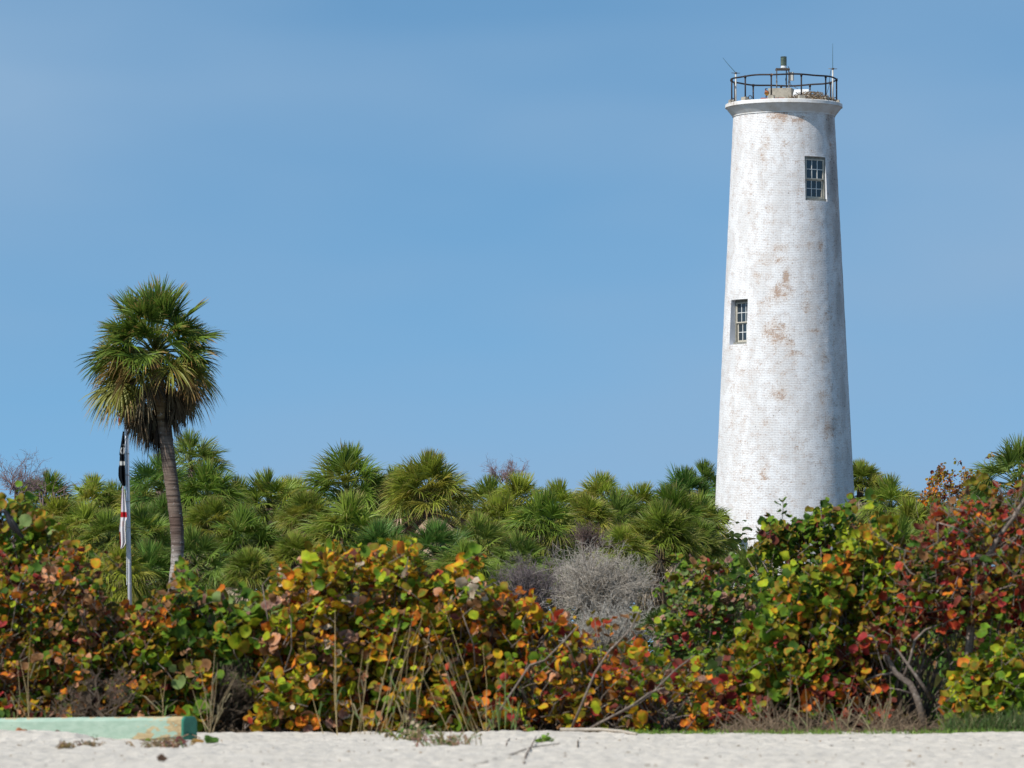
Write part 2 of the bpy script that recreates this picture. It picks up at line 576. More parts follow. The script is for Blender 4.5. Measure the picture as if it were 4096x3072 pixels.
def build_ground():
    xs = np.concatenate([np.array([-3000, -1200, -500, -200, -90, -45, -25, -15, -11]), np.arange(-9, 9.01, 0.028), np.array([11, 15, 25, 45, 90, 200, 500, 1200, 3000])])
    ys = np.concatenate([np.array([-200, -60, -20, 0, 15, 28, 36, 42, 46]), np.arange(48, 84.5, 0.06), np.arange(85, 150, 2.5), np.array([160, 180, 210, 250, 320, 450, 700, 1200, 2200, 4500])])
    X, Y = np.meshgrid(xs, ys)
    Z = ground_base(X, Y)
    amp = sm(42, 50, Y) * (1 - sm(84, 86, Y)) * (1 - sm(8, 11, np.abs(X)))
    b = np.zeros_like(Z)
    it = np.nditer([X, Y, amp], flags=['multi_index'])
    for x, y, a in it:
        if a > 0:
            x = float(x); y = float(y)
            v = 0.024 * mnoise.noise(Vector((x * 2.6, y * 1.6, 1.3))) + 0.024 * mnoise.noise(Vector((x * 7.0, y * 3.4, 5.1)))
            v += 0.045 * mnoise.noise(Vector((x * 0.7, y * 0.45, 8.2))) + 0.012 * mnoise.noise(Vector((x * 12.0, y * 6.5, 3.1)))
            b[it.multi_index] = v * float(a)
    Z = Z + b
    ny, nx = Z.shape
    V = np.stack([X, Y, Z], -1).reshape(-1, 3)
    i = np.arange(ny * nx).reshape(ny, nx)
    F = np.stack([i[:-1, :-1], i[:-1, 1:], i[1:, 1:], i[1:, :-1]], -1).reshape(-1, 4)
    mb = MB()
    mb.add(V, [F])
    o = mb.build('beach_ground', M['sand'], smooth=True)
    tag(o, 'pale shell sand beach running back under the bushes', None, None, 'structure')


def gz(x, y):
    return float(ground_base(x, y))


build_ground()

# ------------------------------------------------------------------ lighthouse
TX = (3140 - 2048) / FPX * 220
TY = 220.0
ZS = lambda py: at(3140, py, TY).z
Z_TOP = ZS(466)      # under the cornice
Z_LIP0 = ZS(433)
Z_DECK = ZS(418)
R_TOP = 2.035
SL = 0.0483


def RW(z):
    return R_TOP + SL * (Z_TOP - z)


def pol(theta, r, z):
    return (TX + r * math.sin(theta), TY - r * math.cos(theta), z)


light = empty('lighthouse', (TX, TY, gz(TX, TY)), 'tall white-painted brick lighthouse tower with peeling paint and no lantern room', 'lighthouse')

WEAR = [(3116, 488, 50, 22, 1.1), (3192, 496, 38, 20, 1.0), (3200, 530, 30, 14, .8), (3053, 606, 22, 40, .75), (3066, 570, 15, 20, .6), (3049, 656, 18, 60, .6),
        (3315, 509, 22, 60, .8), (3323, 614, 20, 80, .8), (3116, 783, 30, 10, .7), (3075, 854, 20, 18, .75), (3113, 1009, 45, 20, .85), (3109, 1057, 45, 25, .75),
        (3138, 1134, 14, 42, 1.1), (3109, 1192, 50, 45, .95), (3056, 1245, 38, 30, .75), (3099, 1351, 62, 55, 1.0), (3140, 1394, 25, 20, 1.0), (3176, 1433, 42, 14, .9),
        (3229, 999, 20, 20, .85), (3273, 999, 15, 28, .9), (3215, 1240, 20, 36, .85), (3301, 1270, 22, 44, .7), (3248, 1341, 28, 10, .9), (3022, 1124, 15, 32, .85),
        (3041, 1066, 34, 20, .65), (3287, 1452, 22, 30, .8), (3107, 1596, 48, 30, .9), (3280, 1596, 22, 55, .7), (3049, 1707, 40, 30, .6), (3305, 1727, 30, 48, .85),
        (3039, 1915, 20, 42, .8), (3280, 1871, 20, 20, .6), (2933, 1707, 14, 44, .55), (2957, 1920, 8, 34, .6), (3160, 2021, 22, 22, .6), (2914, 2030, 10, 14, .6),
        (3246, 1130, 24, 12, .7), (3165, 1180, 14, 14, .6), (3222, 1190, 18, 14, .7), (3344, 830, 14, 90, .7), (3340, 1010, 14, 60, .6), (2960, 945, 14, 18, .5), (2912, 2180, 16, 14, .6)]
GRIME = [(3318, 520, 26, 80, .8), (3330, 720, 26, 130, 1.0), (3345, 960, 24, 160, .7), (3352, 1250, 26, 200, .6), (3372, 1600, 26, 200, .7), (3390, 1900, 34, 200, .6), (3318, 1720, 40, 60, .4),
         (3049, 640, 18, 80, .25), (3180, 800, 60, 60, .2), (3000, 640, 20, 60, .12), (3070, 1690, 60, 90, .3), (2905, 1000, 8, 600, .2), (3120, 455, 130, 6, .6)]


def tower():
    wins = [(R(34.0), ZS(819), ZS(643), 1.06, 0.05), (R(-52.5), ZS(1386), ZS(1208), 1.05, 0.24)]
    th = set(np.round(np.linspace(-math.pi, math.pi, 145), 5))
    zz = set(np.round(np.linspace(light.location.z - 0.3, Z_TOP, 190), 4))
    for t0, z0, z1, wd, dp in wins:
        h = math.asin(wd / 2 / RW((z0 + z1) / 2))
        th = {t for t in th if min(abs(t - t0 - h), abs(t - t0 + h)) > 0.012} | {t0 - h, t0 + h}
        zz = {z for z in zz if min(abs(z - z0), abs(z - z1)) > 0.03} | {z0, z1}
    th = sorted(th)
    zz = sorted(zz)
    V, UV, col = [], [], []
    for z in zz:
        r = RW(z)
        for t in th:
            jit = 0.008 * mnoise.noise(Vector((t * 9, z * 3.1, 2.0))) + 0.004 * mnoise.noise(Vector((t * 40, z * 14, 0)))
            V.append(pol(t, r + jit, z))
            UV.append((t * 2.35, z))
            px, py = 3140 + 100 * r * math.sin(t), 2750 - (z - CAMZ) * 100 + 4
            wv = g = 0.0
            if abs(t) < R(92):
                for a, b_, sx, sy, am in WEAR:
                    wv = max(wv, am * math.exp(-((px - a) / sx) ** 2 / 1.4 - ((py - b_) / sy) ** 2 / 1.4))
                for a, b_, sx, sy, am in GRIME:
                    g = max(g, am * math.exp(-((px - a) / sx) ** 2 - ((py - b_) / sy) ** 2))
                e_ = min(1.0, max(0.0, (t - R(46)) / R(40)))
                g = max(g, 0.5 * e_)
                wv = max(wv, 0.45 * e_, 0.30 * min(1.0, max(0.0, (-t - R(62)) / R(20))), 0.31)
            else:
                wv = 0.35
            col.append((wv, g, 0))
    nth = len(th)
    F = []
    for i in range(len(zz) - 1):
        for j in range(nth - 1):
            tc, zc = (th[j] + th[j + 1]) / 2, (zz[i] + zz[i + 1]) / 2
            hole = False
            for t0, z0, z1, wd, dp in wins:
                h = math.asin(wd / 2 / RW((z0 + z1) / 2))
                if abs(tc - t0) < h and z0 < zc < z1: hole = True
            if not hole:
                F.append([i * nth + j, i * nth + j + 1, (i + 1) * nth + j + 1, (i + 1) * nth + j])
    mb = MB()
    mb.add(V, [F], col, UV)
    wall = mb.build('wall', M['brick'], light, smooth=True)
    # windows
    for k, (t0, z0, z1, wd, dp) in enumerate(wins):
        n = np.array([math.sin(t0), -math.cos(t0), 0.0])
        tx = np.array([math.cos(t0), math.sin(t0), 0.0])
        up = np.array([0, 0, 1.0])
        rm = RW(z1)
        hw = wd / 2
        d0 = rm * math.cos(math.asin(hw / rm)) - dp
        O = np.array([TX, TY, 0.0]) + n * d0
        # reveal: plaster faces from the wall's edge to the frame's plane
        rv = MB()
        def edge(t, z):
            P = np.array(pol(t, RW(z), z))
            Q = P - n * (np.dot(P - np.array([TX, TY, 0]), n) - d0 + 0.05)
            return P, Q
        h = math.asin(wd / 2 / RW((z0 + z1) / 2))
        loop = [(t0 - h, z) for z in zz if z0 - 1e-6 <= z <= z1 + 1e-6]
        loop += [(t, z1) for t in th if t0 - h + 1e-6 < t <= t0 + h + 1e-6]
        loop += [(t0 + h, z) for z in reversed(zz) if z0 - 1e-6 <= z < z1 - 1e-6]
        loop += [(t, z0) for t in reversed(th) if t0 - h - 1e-6 <= t < t0 + h - 1e-6]
        PQ = [edge(*e) for e in loop]
        VV = [p for p, q in PQ] + [q for p, q in PQ]
        m_ = len(loop)
        FF = [[i, (i + 1) % m_, m_ + (i + 1) % m_, m_ + i] for i in range(m_ - 1)]
        rv.add(VV, [FF])
        wroot = empty('window', (0, 0, 0))
        wroot.parent = light
        wroot.location = Vector(O + up * z0) - light.location
        if k == 1:
            wroot['label'] = 'lower sash window set in a deep white reveal'
        else:
            wroot['label'] = 'upper sash window in a flaked grey frame'
        # (window is an Empty part: its pieces are sub-parts)
        rv.build('reveal', M['reveal'], wroot)
        hgt = z1 - z0
        W = hw
        fr = MB()
        fw = 0.075
        oz = lambda a, b_, c, d, e, f, mb: mb.obox(O + up * z0, tx, n, up, (a, e, c), (b_, f, d))
        oz(-W, -W + fw, 0.10, hgt, -0.06, 0.03, fr)
        oz(W - fw, W, 0.10, hgt, -0.06, 0.03, fr)
        oz(-W + fw, W - fw, hgt - 0.10, hgt, -0.06, 0.035, fr)
        fr.build('frame', M['oldframe'], wroot)
        sl = MB()
        oz(-W - 0.01, W + 0.01, 0.0, 0.10, -0.06, 0.10 if k == 0 else 0.12, sl)
        sl.build('sill', M['oldframe'], wroot)
        mid = 0.10 + (hgt - 0.2) * 0.5
        a0, a1 = -W + fw, W - fw
        for which, (b0, b1, dep, inset) in (('up', (mid - 0.025, hgt - 0.10, 0.012, 0.0)), ('low', (0.10, mid - 0.025, -0.035, 0.03))):
            ss = MB()
            sw = 0.055
            c0, c1 = a0 + inset, a1 - inset
            if inset:
                oz(a0, c0, b0, b1, dep - 0.02, dep + 0.0, ss)
                oz(c1, a1, b0, b1, dep - 0.02, dep + 0.0, ss)
            oz(c0, c0 + sw, b0, b1, dep - 0.02, dep + 0.02, ss)
            oz(c1 - sw, c1, b0, b1, dep - 0.02, dep + 0.02, ss)
            oz(c0 + sw, c1 - sw, b1 - 0.05, b1, dep - 0.02, dep + 0.02, ss)
            oz(c0 + sw, c1 - sw, b0, b0 + (0.045 if which == 'up' else 0.08), dep - 0.02, dep + 0.02, ss)
            ss.build('sash', M['sash'], wroot)
            mu = MB()
            g0, g1, h0, h1 = c0 + sw, c1 - sw, b0 + (0.045 if which == 'up' else 0.08), b1 - 0.05
            for q in (1, 2):
                x = g0 + (g1 - g0) * q / 3
                oz(x - 0.014, x + 0.014, h0, h1, dep - 0.012, dep + 0.014, mu)
            y = (h0 + h1) / 2
            for q in range(3):
                xa = g0 + (g1 - g0) * q / 3 + (0.014 if q else 0)
                xb = g0 + (g1 - g0) * (q + 1) / 3 - (0.014 if q < 2 else 0)
                oz(xa, xb, y - 0.013, y + 0.013, dep - 0.010, dep + 0.012, mu)
            mu.build('glazing_bars', M['muntin'], wroot)
            gl = MB()
            gl.add([O + up * (z0 + zz_) + tx * xx + n * (dep - 0.008) for xx, zz_ in ((g0, h0), (g1, h0), (g1, h1), (g0, h1))], [[[0, 1, 2, 3]]])
            gl.build('pane', M['glass'], wroot)
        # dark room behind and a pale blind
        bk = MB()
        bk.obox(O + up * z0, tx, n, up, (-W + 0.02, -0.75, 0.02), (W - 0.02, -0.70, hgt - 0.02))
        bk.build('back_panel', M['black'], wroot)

    # cornice
    cb = MB()
    seg = 128
    cb.lathe((TX, TY, 0), [(R_TOP - 0.05, Z_TOP - 0.03), (R_TOP + 0.03, Z_TOP - 0.03), (R_TOP + 0.035, Z_TOP + 0.01), (2.325, Z_LIP0), (2.355, Z_LIP0 + 0.005), (2.35, Z_DECK - 0.02), (2.32, Z_DECK), (1.5, Z_DECK + 0.02), (0.01, Z_DECK + 0.03)], seg)
    cb.build('cornice', M['cornice'], light)
    # railing
    zr = ZS(320)
    RR = 2.125
    rl = MB()
    rl.tube([pol(2 * math.pi * i / 72, RR, zr + 0.012 * math.sin(i * 0.7)) for i in range(72)], 0.034, 8, closed=True)
    rail = rl.build('railing', M['rust'], light, smooth=True)
    for k in range(11):
        t = R(16.36 + 32.727 * k)
        p = MB()
        z0 = Z_DECK + 0.14
        p.tube([pol(t, RR, z0 - 0.02), pol(t, RR, z0 + 0.3), pol(t, RR, zr)], 0.031, 8)
        p.tube([pol(t, RR, zr - 0.08), pol(t, RR, zr + 0.03)], 0.046, 8)
        p.tube([pol(t, RR, z0 - 0.02), pol(t, RR, z0 + 0.05)], 0.045, 8)
        post = p.build('post', M['rust'], rail, smooth=True)
        b = MB()
        b.box((pol(t, RR + 0.01, Z_DECK + 0.075)), (0.25, 0.22, 0.15), t, taper=0.95)
        b.build('post_block', M['concrete'], rail)
    for t, s in ((R(-70), 1), (R(-40), -1), (R(64), 1), (R(150), 1), (R(-140), 1)):
        e = MB()
        c = Vector(pol(t, 2.22, Z_DECK + 0.10))
        a = Vector((math.cos(0.4 * s), math.sin(0.4 * s), 0))
        e.tube([c + a * 0.075 * math.cos(q) + Vector((0, 0, 0.075 * math.sin(q))) for q in np.linspace(0, 2 * math.pi, 17)[:-1]], 0.017, 6, closed=True)
        e.tube([c - Vector((0, 0, 0.07)), c - Vector((0, 0, 0.13))], 0.02, 6)
        e.build('eye_ring', M['rust'], light, smooth=True)
    pl = MB()
    pc = at(3126, 360, TY)
    pl.box((pc.x, TY - 0.1, Z_DECK + 0.32), (0.95, 0.85, 0.58), R(-14), taper=0.99)
    pl.box((pc.x + 0.02, TY - 0.1, Z_DECK + 0.06), (1.05, 0.95, 0.075), R(-14))
    pl.build('plinth', M['concrete'], light)
    br = MB()
    for x, s in ((3052, .16), (3068, .14), (3095, .2), (3112, .16), (3128, .2), (3082, .12)):
        c = at(x, 400, TY - 1.75)
        br.box((c.x, TY - 1.75 + 0.1 * random.random(), Z_DECK + 0.05), (s, 0.10, 0.07), random.uniform(-.4, .4))
    br.build('brick_kerb', M['red'], light)


tower()


def tower_top():
    zpl = Z_DECK + 0.61
    # beacon: stand, lantern, control box, cable
    c = at(3133, 300, TY)
    bc = empty('beacon', (c.x, TY - 0.1, zpl), 'small ribbed green beacon lamp on a rusty three-legged stand on the tower top', 'beacon')
    ztop = ZS(279)
    legs = [at(3105, 300, TY).x, at(3146, 300, TY).x, at(3154, 300, TY).x]
    for x, y in zip(legs, (-0.28, 0.22, -0.22)):
        m = MB()
        m.tube([(x, TY - 0.1 + y, zpl), (x, TY - 0.1 + y, ztop + 0.03)], 0.023, 7)
        m.tube([(x, TY - 0.1 + y, zpl + 0.24), (x, TY - 0.1 + y, zpl + 0.29)], 0.036, 7)
        m.build('leg', M['rustpale'], bc)
    m = MB()
    xm = (legs[0] + legs[2]) / 2
    m.box((xm, TY - 0.13, ztop), (0.56, 0.52, 0.05))
    m.build('platform', M['rustpale'], bc)
    lx = at(3134, 250, TY).x
    m = MB()
    z = ztop + 0.03
    m.lathe((lx, TY - 0.13, 0), [(0.10, z), (0.10, z + 0.03), (0.125, z + 0.03), (0.125, z + 0.05), (0.105, z + 0.06), (0.115, z + 0.12)], 24)
    m.build('lamp_base', M['whitebox'], bc, smooth=False)
    m = MB()
    lm, t, b, o = mat('ribbed_lens')
    a = N(t, 'ShaderNodeAttribute', attribute_name='col')
    t.links.new(a.outputs['Color'], b.inputs['Base Color'])
    setin(b, Roughness=0.25)
    z += 0.12
    for k in range(7):
        dark, pale = (0.06, 0.075, 0.07), (0.42, 0.47, 0.24)
        m.lathe((lx, TY - 0.13, 0), [(0.118, z), (0.128, z + 0.006), (0.128, z + 0.026), (0.118, z + 0.030)], 24, dark)
        m.lathe((lx, TY - 0.13, 0), [(0.112, z + 0.031), (0.112, z + 0.047)], 24, pale)
        z += 0.048
    m.lathe((lx, TY - 0.13, 0), [(0.128, z), (0.128, z + 0.02), (0.10, z + 0.035), (0.01, z + 0.036)], 24, (0.06, 0.075, 0.07))
    m.build('lens', lm, bc)
    m = MB()
    q = at(3165, 308, TY)
    m.box((q.x, TY - 0.22, q.z), (0.16, 0.14, 0.34), R(-20))
    m.build('control_box', M['greybox'], bc)
    m = MB()
    m.tube([at(3152, 265, TY - .15), at(3159, 278, TY - .15), at(3146, 300, TY - .1), at(3142, 318, TY - .1), at(3146, 340, TY - .1), at(3149, 350, TY - .1)], 0.012, 6)
    m.tube([at(3160, 326, TY - .3), at(3162, 338, TY - .35), at(3175, 346, TY - .5), at(3192, 355, TY - .6)], 0.013, 6)
    m.build('cable', M['black'], bc)
    # white box
    q = at(3207, 365, TY)
    o = empty('equipment_box', (q.x, TY - 0.5, Z_DECK + 0.03), 'low white equipment box with a sloped lid behind the stick nest on the tower', 'box')
    m = MB()
    m.box((q.x, TY - 0.5, Z_DECK + 0.19), (0.68, 0.5, 0.33), R(-14))
    m.build('body', M['whitebox'], o)
    m = MB()
    m.box((q.x, TY - 0.5, Z_DECK + 0.445), (0.66, 0.48, 0.18), R(-14), taper=0.88)
    m.build('lid', M['whitebox'], o)
    # antennas
    for nm, px, zt, lab, whip in (('antenna', 2943, 293, 'whip antenna bent over to the left on a pale mast at the tower rail', (2891, 231)),
                                  ('antenna', 3331, 276, 'straight upright whip antenna on a pale mast at the tower rail', (3331, 174))):
        q = at(px, zt, TY)
        a = empty(nm, (q.x, TY + 0.2, Z_DECK), lab, 'antenna', 'whip antennas on the lighthouse')
        y = TY + 0.2
        if px > 3000: y = TY - 0.5
        a.location.y = y
        q = at(px, zt, y)
        m = MB()
        m.tube([(q.x, y, Z_DECK), (q.x, y, q.z - 0.02)], 0.031, 8)
        m.build('mast', M['mast'], a, smooth=True)
        m = MB()
        for k in range(4):
            an = k * math.pi / 2 + 0.25
            m.tube([(q.x, y, q.z), (q.x + 0.18 * math.cos(an), y + 0.18 * math.sin(an), q.z + 0.012)], [0.016, 0.012], 5)
        m.tube([(q.x, y, q.z - 0.03), (q.x, y, q.z + 0.04)], 0.04, 8)
        m.build('ground_plane', M['rustpale'], a)
        wq = at(whip[0], whip[1], y)
        m = MB()
        m.tube([(q.x, y, q.z + 0.02), ((q.x + wq.x) / 2 - 0.004, y, (q.z + wq.z) / 2), (wq.x, y, wq.z)], [0.014, 0.011, 0.007], 6)
        m.build('whip', M['whip'], a)
        if px > 3000:
            m = MB()
            m.tube([at(3324, 280, y), at(3319, 310, y), at(3316, 345, y), at(3309, 368, y), at(3304, 382, y)], 0.011, 6)
            m.build('cable', M['black'], a)
    # nest of sticks
    nc = at(3240, 385, TY - 1.0)
    m = MB()
    for k in range(520):
        a = random.uniform(0, 2 * math.pi)
        rr = math.sqrt(random.random())
        x = nc.x + math.cos(a) * rr * 0.98
        y = TY - 1.05 + math.sin(a) * rr * 0.72
        hgt = 0.36 * (1 - rr ** 2) * random.random() + 0.03
        ln = random.uniform(0.12, 0.38)
        d = Vector((random.gauss(0, 1), random.gauss(0, 0.8), random.gauss(0, 0.28))).normalized() * ln / 2
        if random.random() < 0.05: d = Vector((random.gauss(0, .5), random.gauss(0, .3), 1)).normalized() * ln / 2
        p = Vector((x, y, Z_DECK + 0.03 + hgt))
        g = random.random()
        colr = (0.42, 0.32, 0.22) if g < .35 else (0.20, 0.14, 0.09) if g < .75 else (0.07, 0.055, 0.045)
        p1, p2 = p - d, p + d
        for p_ in (p1, p2): p_.z = max(p_.z, Z_DECK + 0.035)
        m.tube([p1, p + Vector((0, 0, random.uniform(-.02, .02))), p2], [0.013, 0.011, 0.006], 4, colr)
    o = m.build('nest', M['stick'], None, loc=(nc.x, TY - 1.05, Z_DECK + 0.03))
    tag(o, 'untidy nest of brown and bleached sticks on the lighthouse deck', 'nest')
    # bird
    q = at(2993, 392, TY - 1.2)
    def sec(m, pts, sides=10):
        m.tube([at(a, b, TY - 1.2 + dy) for a, b, r, dy in [(p[0], p[1], p[2], 0) for p in pts]], [p[2] for p in pts], sides, [p[3] for p in pts])
    bird = empty('bird', (q.x, TY - 1.2, Z_DECK + 0.03), 'small rust-orange bird with dark head and beak perched on the lighthouse deck', 'bird')
    dk, orr, yl = (0.03, 0.02, 0.02), (0.36, 0.11, 0.03), (0.55, 0.27, 0.04)
    m = MB()
    sec(m, [(3072, 354.5, .004, dk), (3066, 354.5, .014, dk), (3063, 355, .028, dk), (3062, 358, .026, (0.09, 0.03, 0.03)), (3063, 361, .03, (.12, .04, .03)), (3065, 366, .075, orr), (3067, 372, .10, orr), (3067, 377, .09, yl), (3067, 381, .05, yl), (3066, 384, .025, dk)])
    m.build('body', M['bird'], bird, smooth=True)
    m = MB()
    sec(m, [(3069, 362, .012, dk), (3072, 368, .035, dk), (3072, 376, .03, dk), (3071, 382, .008, dk)])
    m.build('wing', M['bird'], bird, smooth=True)
    for dx in (-1.5, 1.5):
        m = MB()
        p = at(3065 + dx, 383, TY - 1.2)
        m.tube([(p.x, p.y, p.z), (p.x, p.y, Z_DECK + 0.03)], 0.012, 5, dk)
        m.build('leg', M['bird'], bird)


tower_top()

# ------------------------------------------------------------------ palms
def frond(mb, org, az, el, pet, blade, nseg=30, spread=118, droop=0.35, cols=None, petcol=(0.16, 0.20, 0.05), wid=0.042, rs=None, fold=0.0, bend=0.0):
    """one fan frond: a petiole and a fan of narrow tapering segments with drooping tips"""
    rs = rs or random
    f = np.array([math.cos(el) * math.cos(az), math.cos(el) * math.sin(az), math.sin(el)])
    side = np.array([-math.sin(az), math.cos(az), 0.0])
    nrm_ = np.cross(f, side)
    nrm_ = -nrm_ if nrm_[2] < 0 else nrm_
    org = np.array(tuple(org), float)
    sag = np.array([0, 0, -1.0])
    hub = org + f * pet + sag * pet * (0.06 + bend)
    mb.tube([org, org + f * pet * 0.5 - sag * 0.02 * pet, hub], [0.022, 0.016, 0.012], 4, petcol)
    # fan plane pitches down a bit compared with the petiole
    pd = rs.uniform(0.0, 0.5) + bend
    f2 = f * math.cos(pd) + sag * math.sin(pd)
    f2 /= np.linalg.norm(f2)
    roll = rs.gauss(0, 0.6)
    s2 = side * math.cos(roll) + nrm_ * math.sin(roll)
    s2 -= f2 * np.dot(s2, f2)
    s2 /= np.linalg.norm(s2)
    n2 = np.cross(f2, s2)
    ts = np.array([0.0, 0.22, 0.5, 0.78, 1.0])
    ws = np.array([0.3, 1.0, 0.95, 0.55, 0.04])
    A = np.linspace(-R(spread), R(spread), nseg) + rng.normal(0, 0.03, nseg)
    V, Cc, Fq = [], [], []
    green, tip = cols
    for k, a in enumerate(A):
        if rs.random() < 0.06: continue
        d = f2 * math.cos(a) + s2 * math.sin(a) + n2 * (0.16 * abs(math.sin(a)) + rs.gauss(0, 0.05) - fold * abs(math.sin(a)))
        d /= np.linalg.norm(d)
        Lb = blade * (0.70 + 0.30 * math.cos(a * 0.75)) * rs.uniform(0.88, 1.08)
        st = hub + f2 * 0.16 * blade * max(0, math.cos(a))
        g = droop * rs.uniform(0.5, 1.6)
        P = st + np.outer(ts * Lb, d) + np.outer(g * Lb * ts ** 2.6, sag) - np.outer(0.10 * Lb * ts, np.zeros(3))
        wv = np.cross(d, n2)
        wv = wv / (np.linalg.norm(wv) + 1e-9)
        tw = rs.gauss(0, 0.5)
        wv = wv * math.cos(tw) + n2 * math.sin(tw)
        hw = wid * 0.5 * ws * blade / 0.9
        b = len(V) * 10
        V.append(np.concatenate([P - wv * hw[:, None], P + wv * hw[:, None]]))
        vv = rs.uniform(0.75, 1.25)
        tt = np.clip((ts - rs.uniform(0.55, 0.95)) / 0.3, 0, 1)[:, None] if rs.random() < 0.7 else np.zeros((5, 1))
        cc = np.array(green)[None] * vv * (1 - tt) + np.array(tip)[None] * tt
        Cc.append(np.concatenate([cc, cc]))
        for i in range(4):
            Fq.append([b + i, b + i + 1, b + 5 + i + 1, b + 5 + i])
    mb.add(np.concatenate(V), [Fq], np.concatenate(Cc))


def crown(seed, n=40, pet=0.95, blade=0.95, lowest=-25, droop=0.35, green=(0.075, 0.135, 0.022), yellow=0.2, nseg=30, flat=1.0, tipcol=(0.36, 0.25, 0.09)):
    rs = random.Random(seed)
    mb = MB()
    for i in range(n):
        u = (i + 0.5) / n
        el = math.asin(max(-1, min(1, 0.995 - (0.995 - math.sin(R(lowest))) * u ** 0.95))) + R(rs.uniform(-8, 8))
        az = i * 2.39996 + rs.uniform(-0.3, 0.3)
        p = pet * (0.75 + 0.35 * math.sin(min(1, u * 1.3) * math.pi * .5)) * rs.uniform(0.8, 1.12)
        b = blade * rs.uniform(0.85, 1.1)
        g = np.array(green) * rs.uniform(0.75, 1.25)
        if rs.random() < yellow * (0.4 + u):
            g = np.array((0.26, 0.27, 0.035)) * rs.uniform(0.8, 1.2)
        tip = np.array(tipcol) * rs.uniform(0.7, 1.2)
        frond(mb, (0, 0, 0.05 - 0.30 * u), az, el, p, b, nseg, 74 + 44 * min(1, u * 1.5), droop * (0.45 + 0.9 * u), (g, tip), rs=rs, bend=0.12 * u, wid=0.037)
    for i in range(5):
        a = rs.uniform(0, 6.28)
        frond(mb, (0, 0, 0.05), a, R(rs.uniform(72, 88)), pet * 0.75, blade * 0.95, nseg // 2, 28, 0.05, (np.array(green) * 1.25, np.array(tipcol)), rs=rs)
    return mb


def skirt(seed, n=20, pet=0.55, blade=0.85, lo=-88, hi=-45):
    rs = random.Random(seed)
    mb = MB()
    for i in range(n):
        u = (i + 0.5) / n
        az = i * 2.39996 + rs.uniform(-0.3, 0.3)
        el = R(hi + (lo - hi) * u + rs.uniform(-6, 6))
        c = np.array([(0.44, 0.33, 0.22), (0.34, 0.25, 0.16), (0.52, 0.41, 0.28), (0.22, 0.15, 0.10)][rs.randrange(4)])
        frond(mb, (0, 0, -0.30 - 0.25 * u), az, el, pet * rs.uniform(0.8, 1.25), blade * rs.uniform(0.8, 1.1), 24, 58, 0.32, (c, c * 1.15), petcol=(0.24, 0.17, 0.09), wid=0.05, rs=rs, fold=0.5)
    return mb


PROTO = []
for k, (n, pet, bl, low, dr, gr, ye) in enumerate([
        (66, 0.86, 0.86, -40, 0.42, (0.177, 0.255, 0.027), 0.28),
        (60, 0.80, 0.92, -34, 0.65, (0.195, 0.276, 0.032), 0.22),
        (68, 0.88, 0.84, -42, 0.48, (0.165, 0.234, 0.029), 0.42),
        (46, 0.92, 0.90, -20, 0.22, (0.136, 0.244, 0.041), 0.10),
        (62, 0.80, 0.90, -36, 0.75, (0.230, 0.281, 0.027), 0.48),
        (50, 0.95, 0.86, -25, 0.32, (0.147, 0.224, 0.034), 0.15),
        (66, 0.86, 0.84, 14, 0.30, (0.177, 0.239, 0.027), 0.38)]):
    cm = crown(100 + k, n, pet, bl, low, dr, gr, ye, 36).build('crown', M['frond'], smooth=True)
    sk = skirt(200 + k, 46, 0.78, 0.72, -80, -6).build('dead_fronds', M['dead_frond'], smooth=True)
    PROTO.append((cm.data, sk.data))
    for o in (cm, sk):
        bpy.data.objects.remove(o)

TRUNKS = []


def trunk_mesh(h, r=0.17, seed=0):
    mb = MB()
    rs = random.Random(seed)
    n = 12
    pts, rad, col = [], [], []
    for i in range(n):
        t = i / (n - 1)
        pts.append((0.12 * math.sin(t * 2.2 + seed) * t * (1 - t) * 2, 0.1 * math.cos(t * 1.7 + seed) * t * (1 - t), -h * (1 - t) - 0.05))
        rad.append(r * (1.15 - 0.2 * t + rs.uniform(-.03, .03)))
        col.append((0.16, 0.12, 0.095))
    mb.tube(pts, rad, 9, col)
    return mb


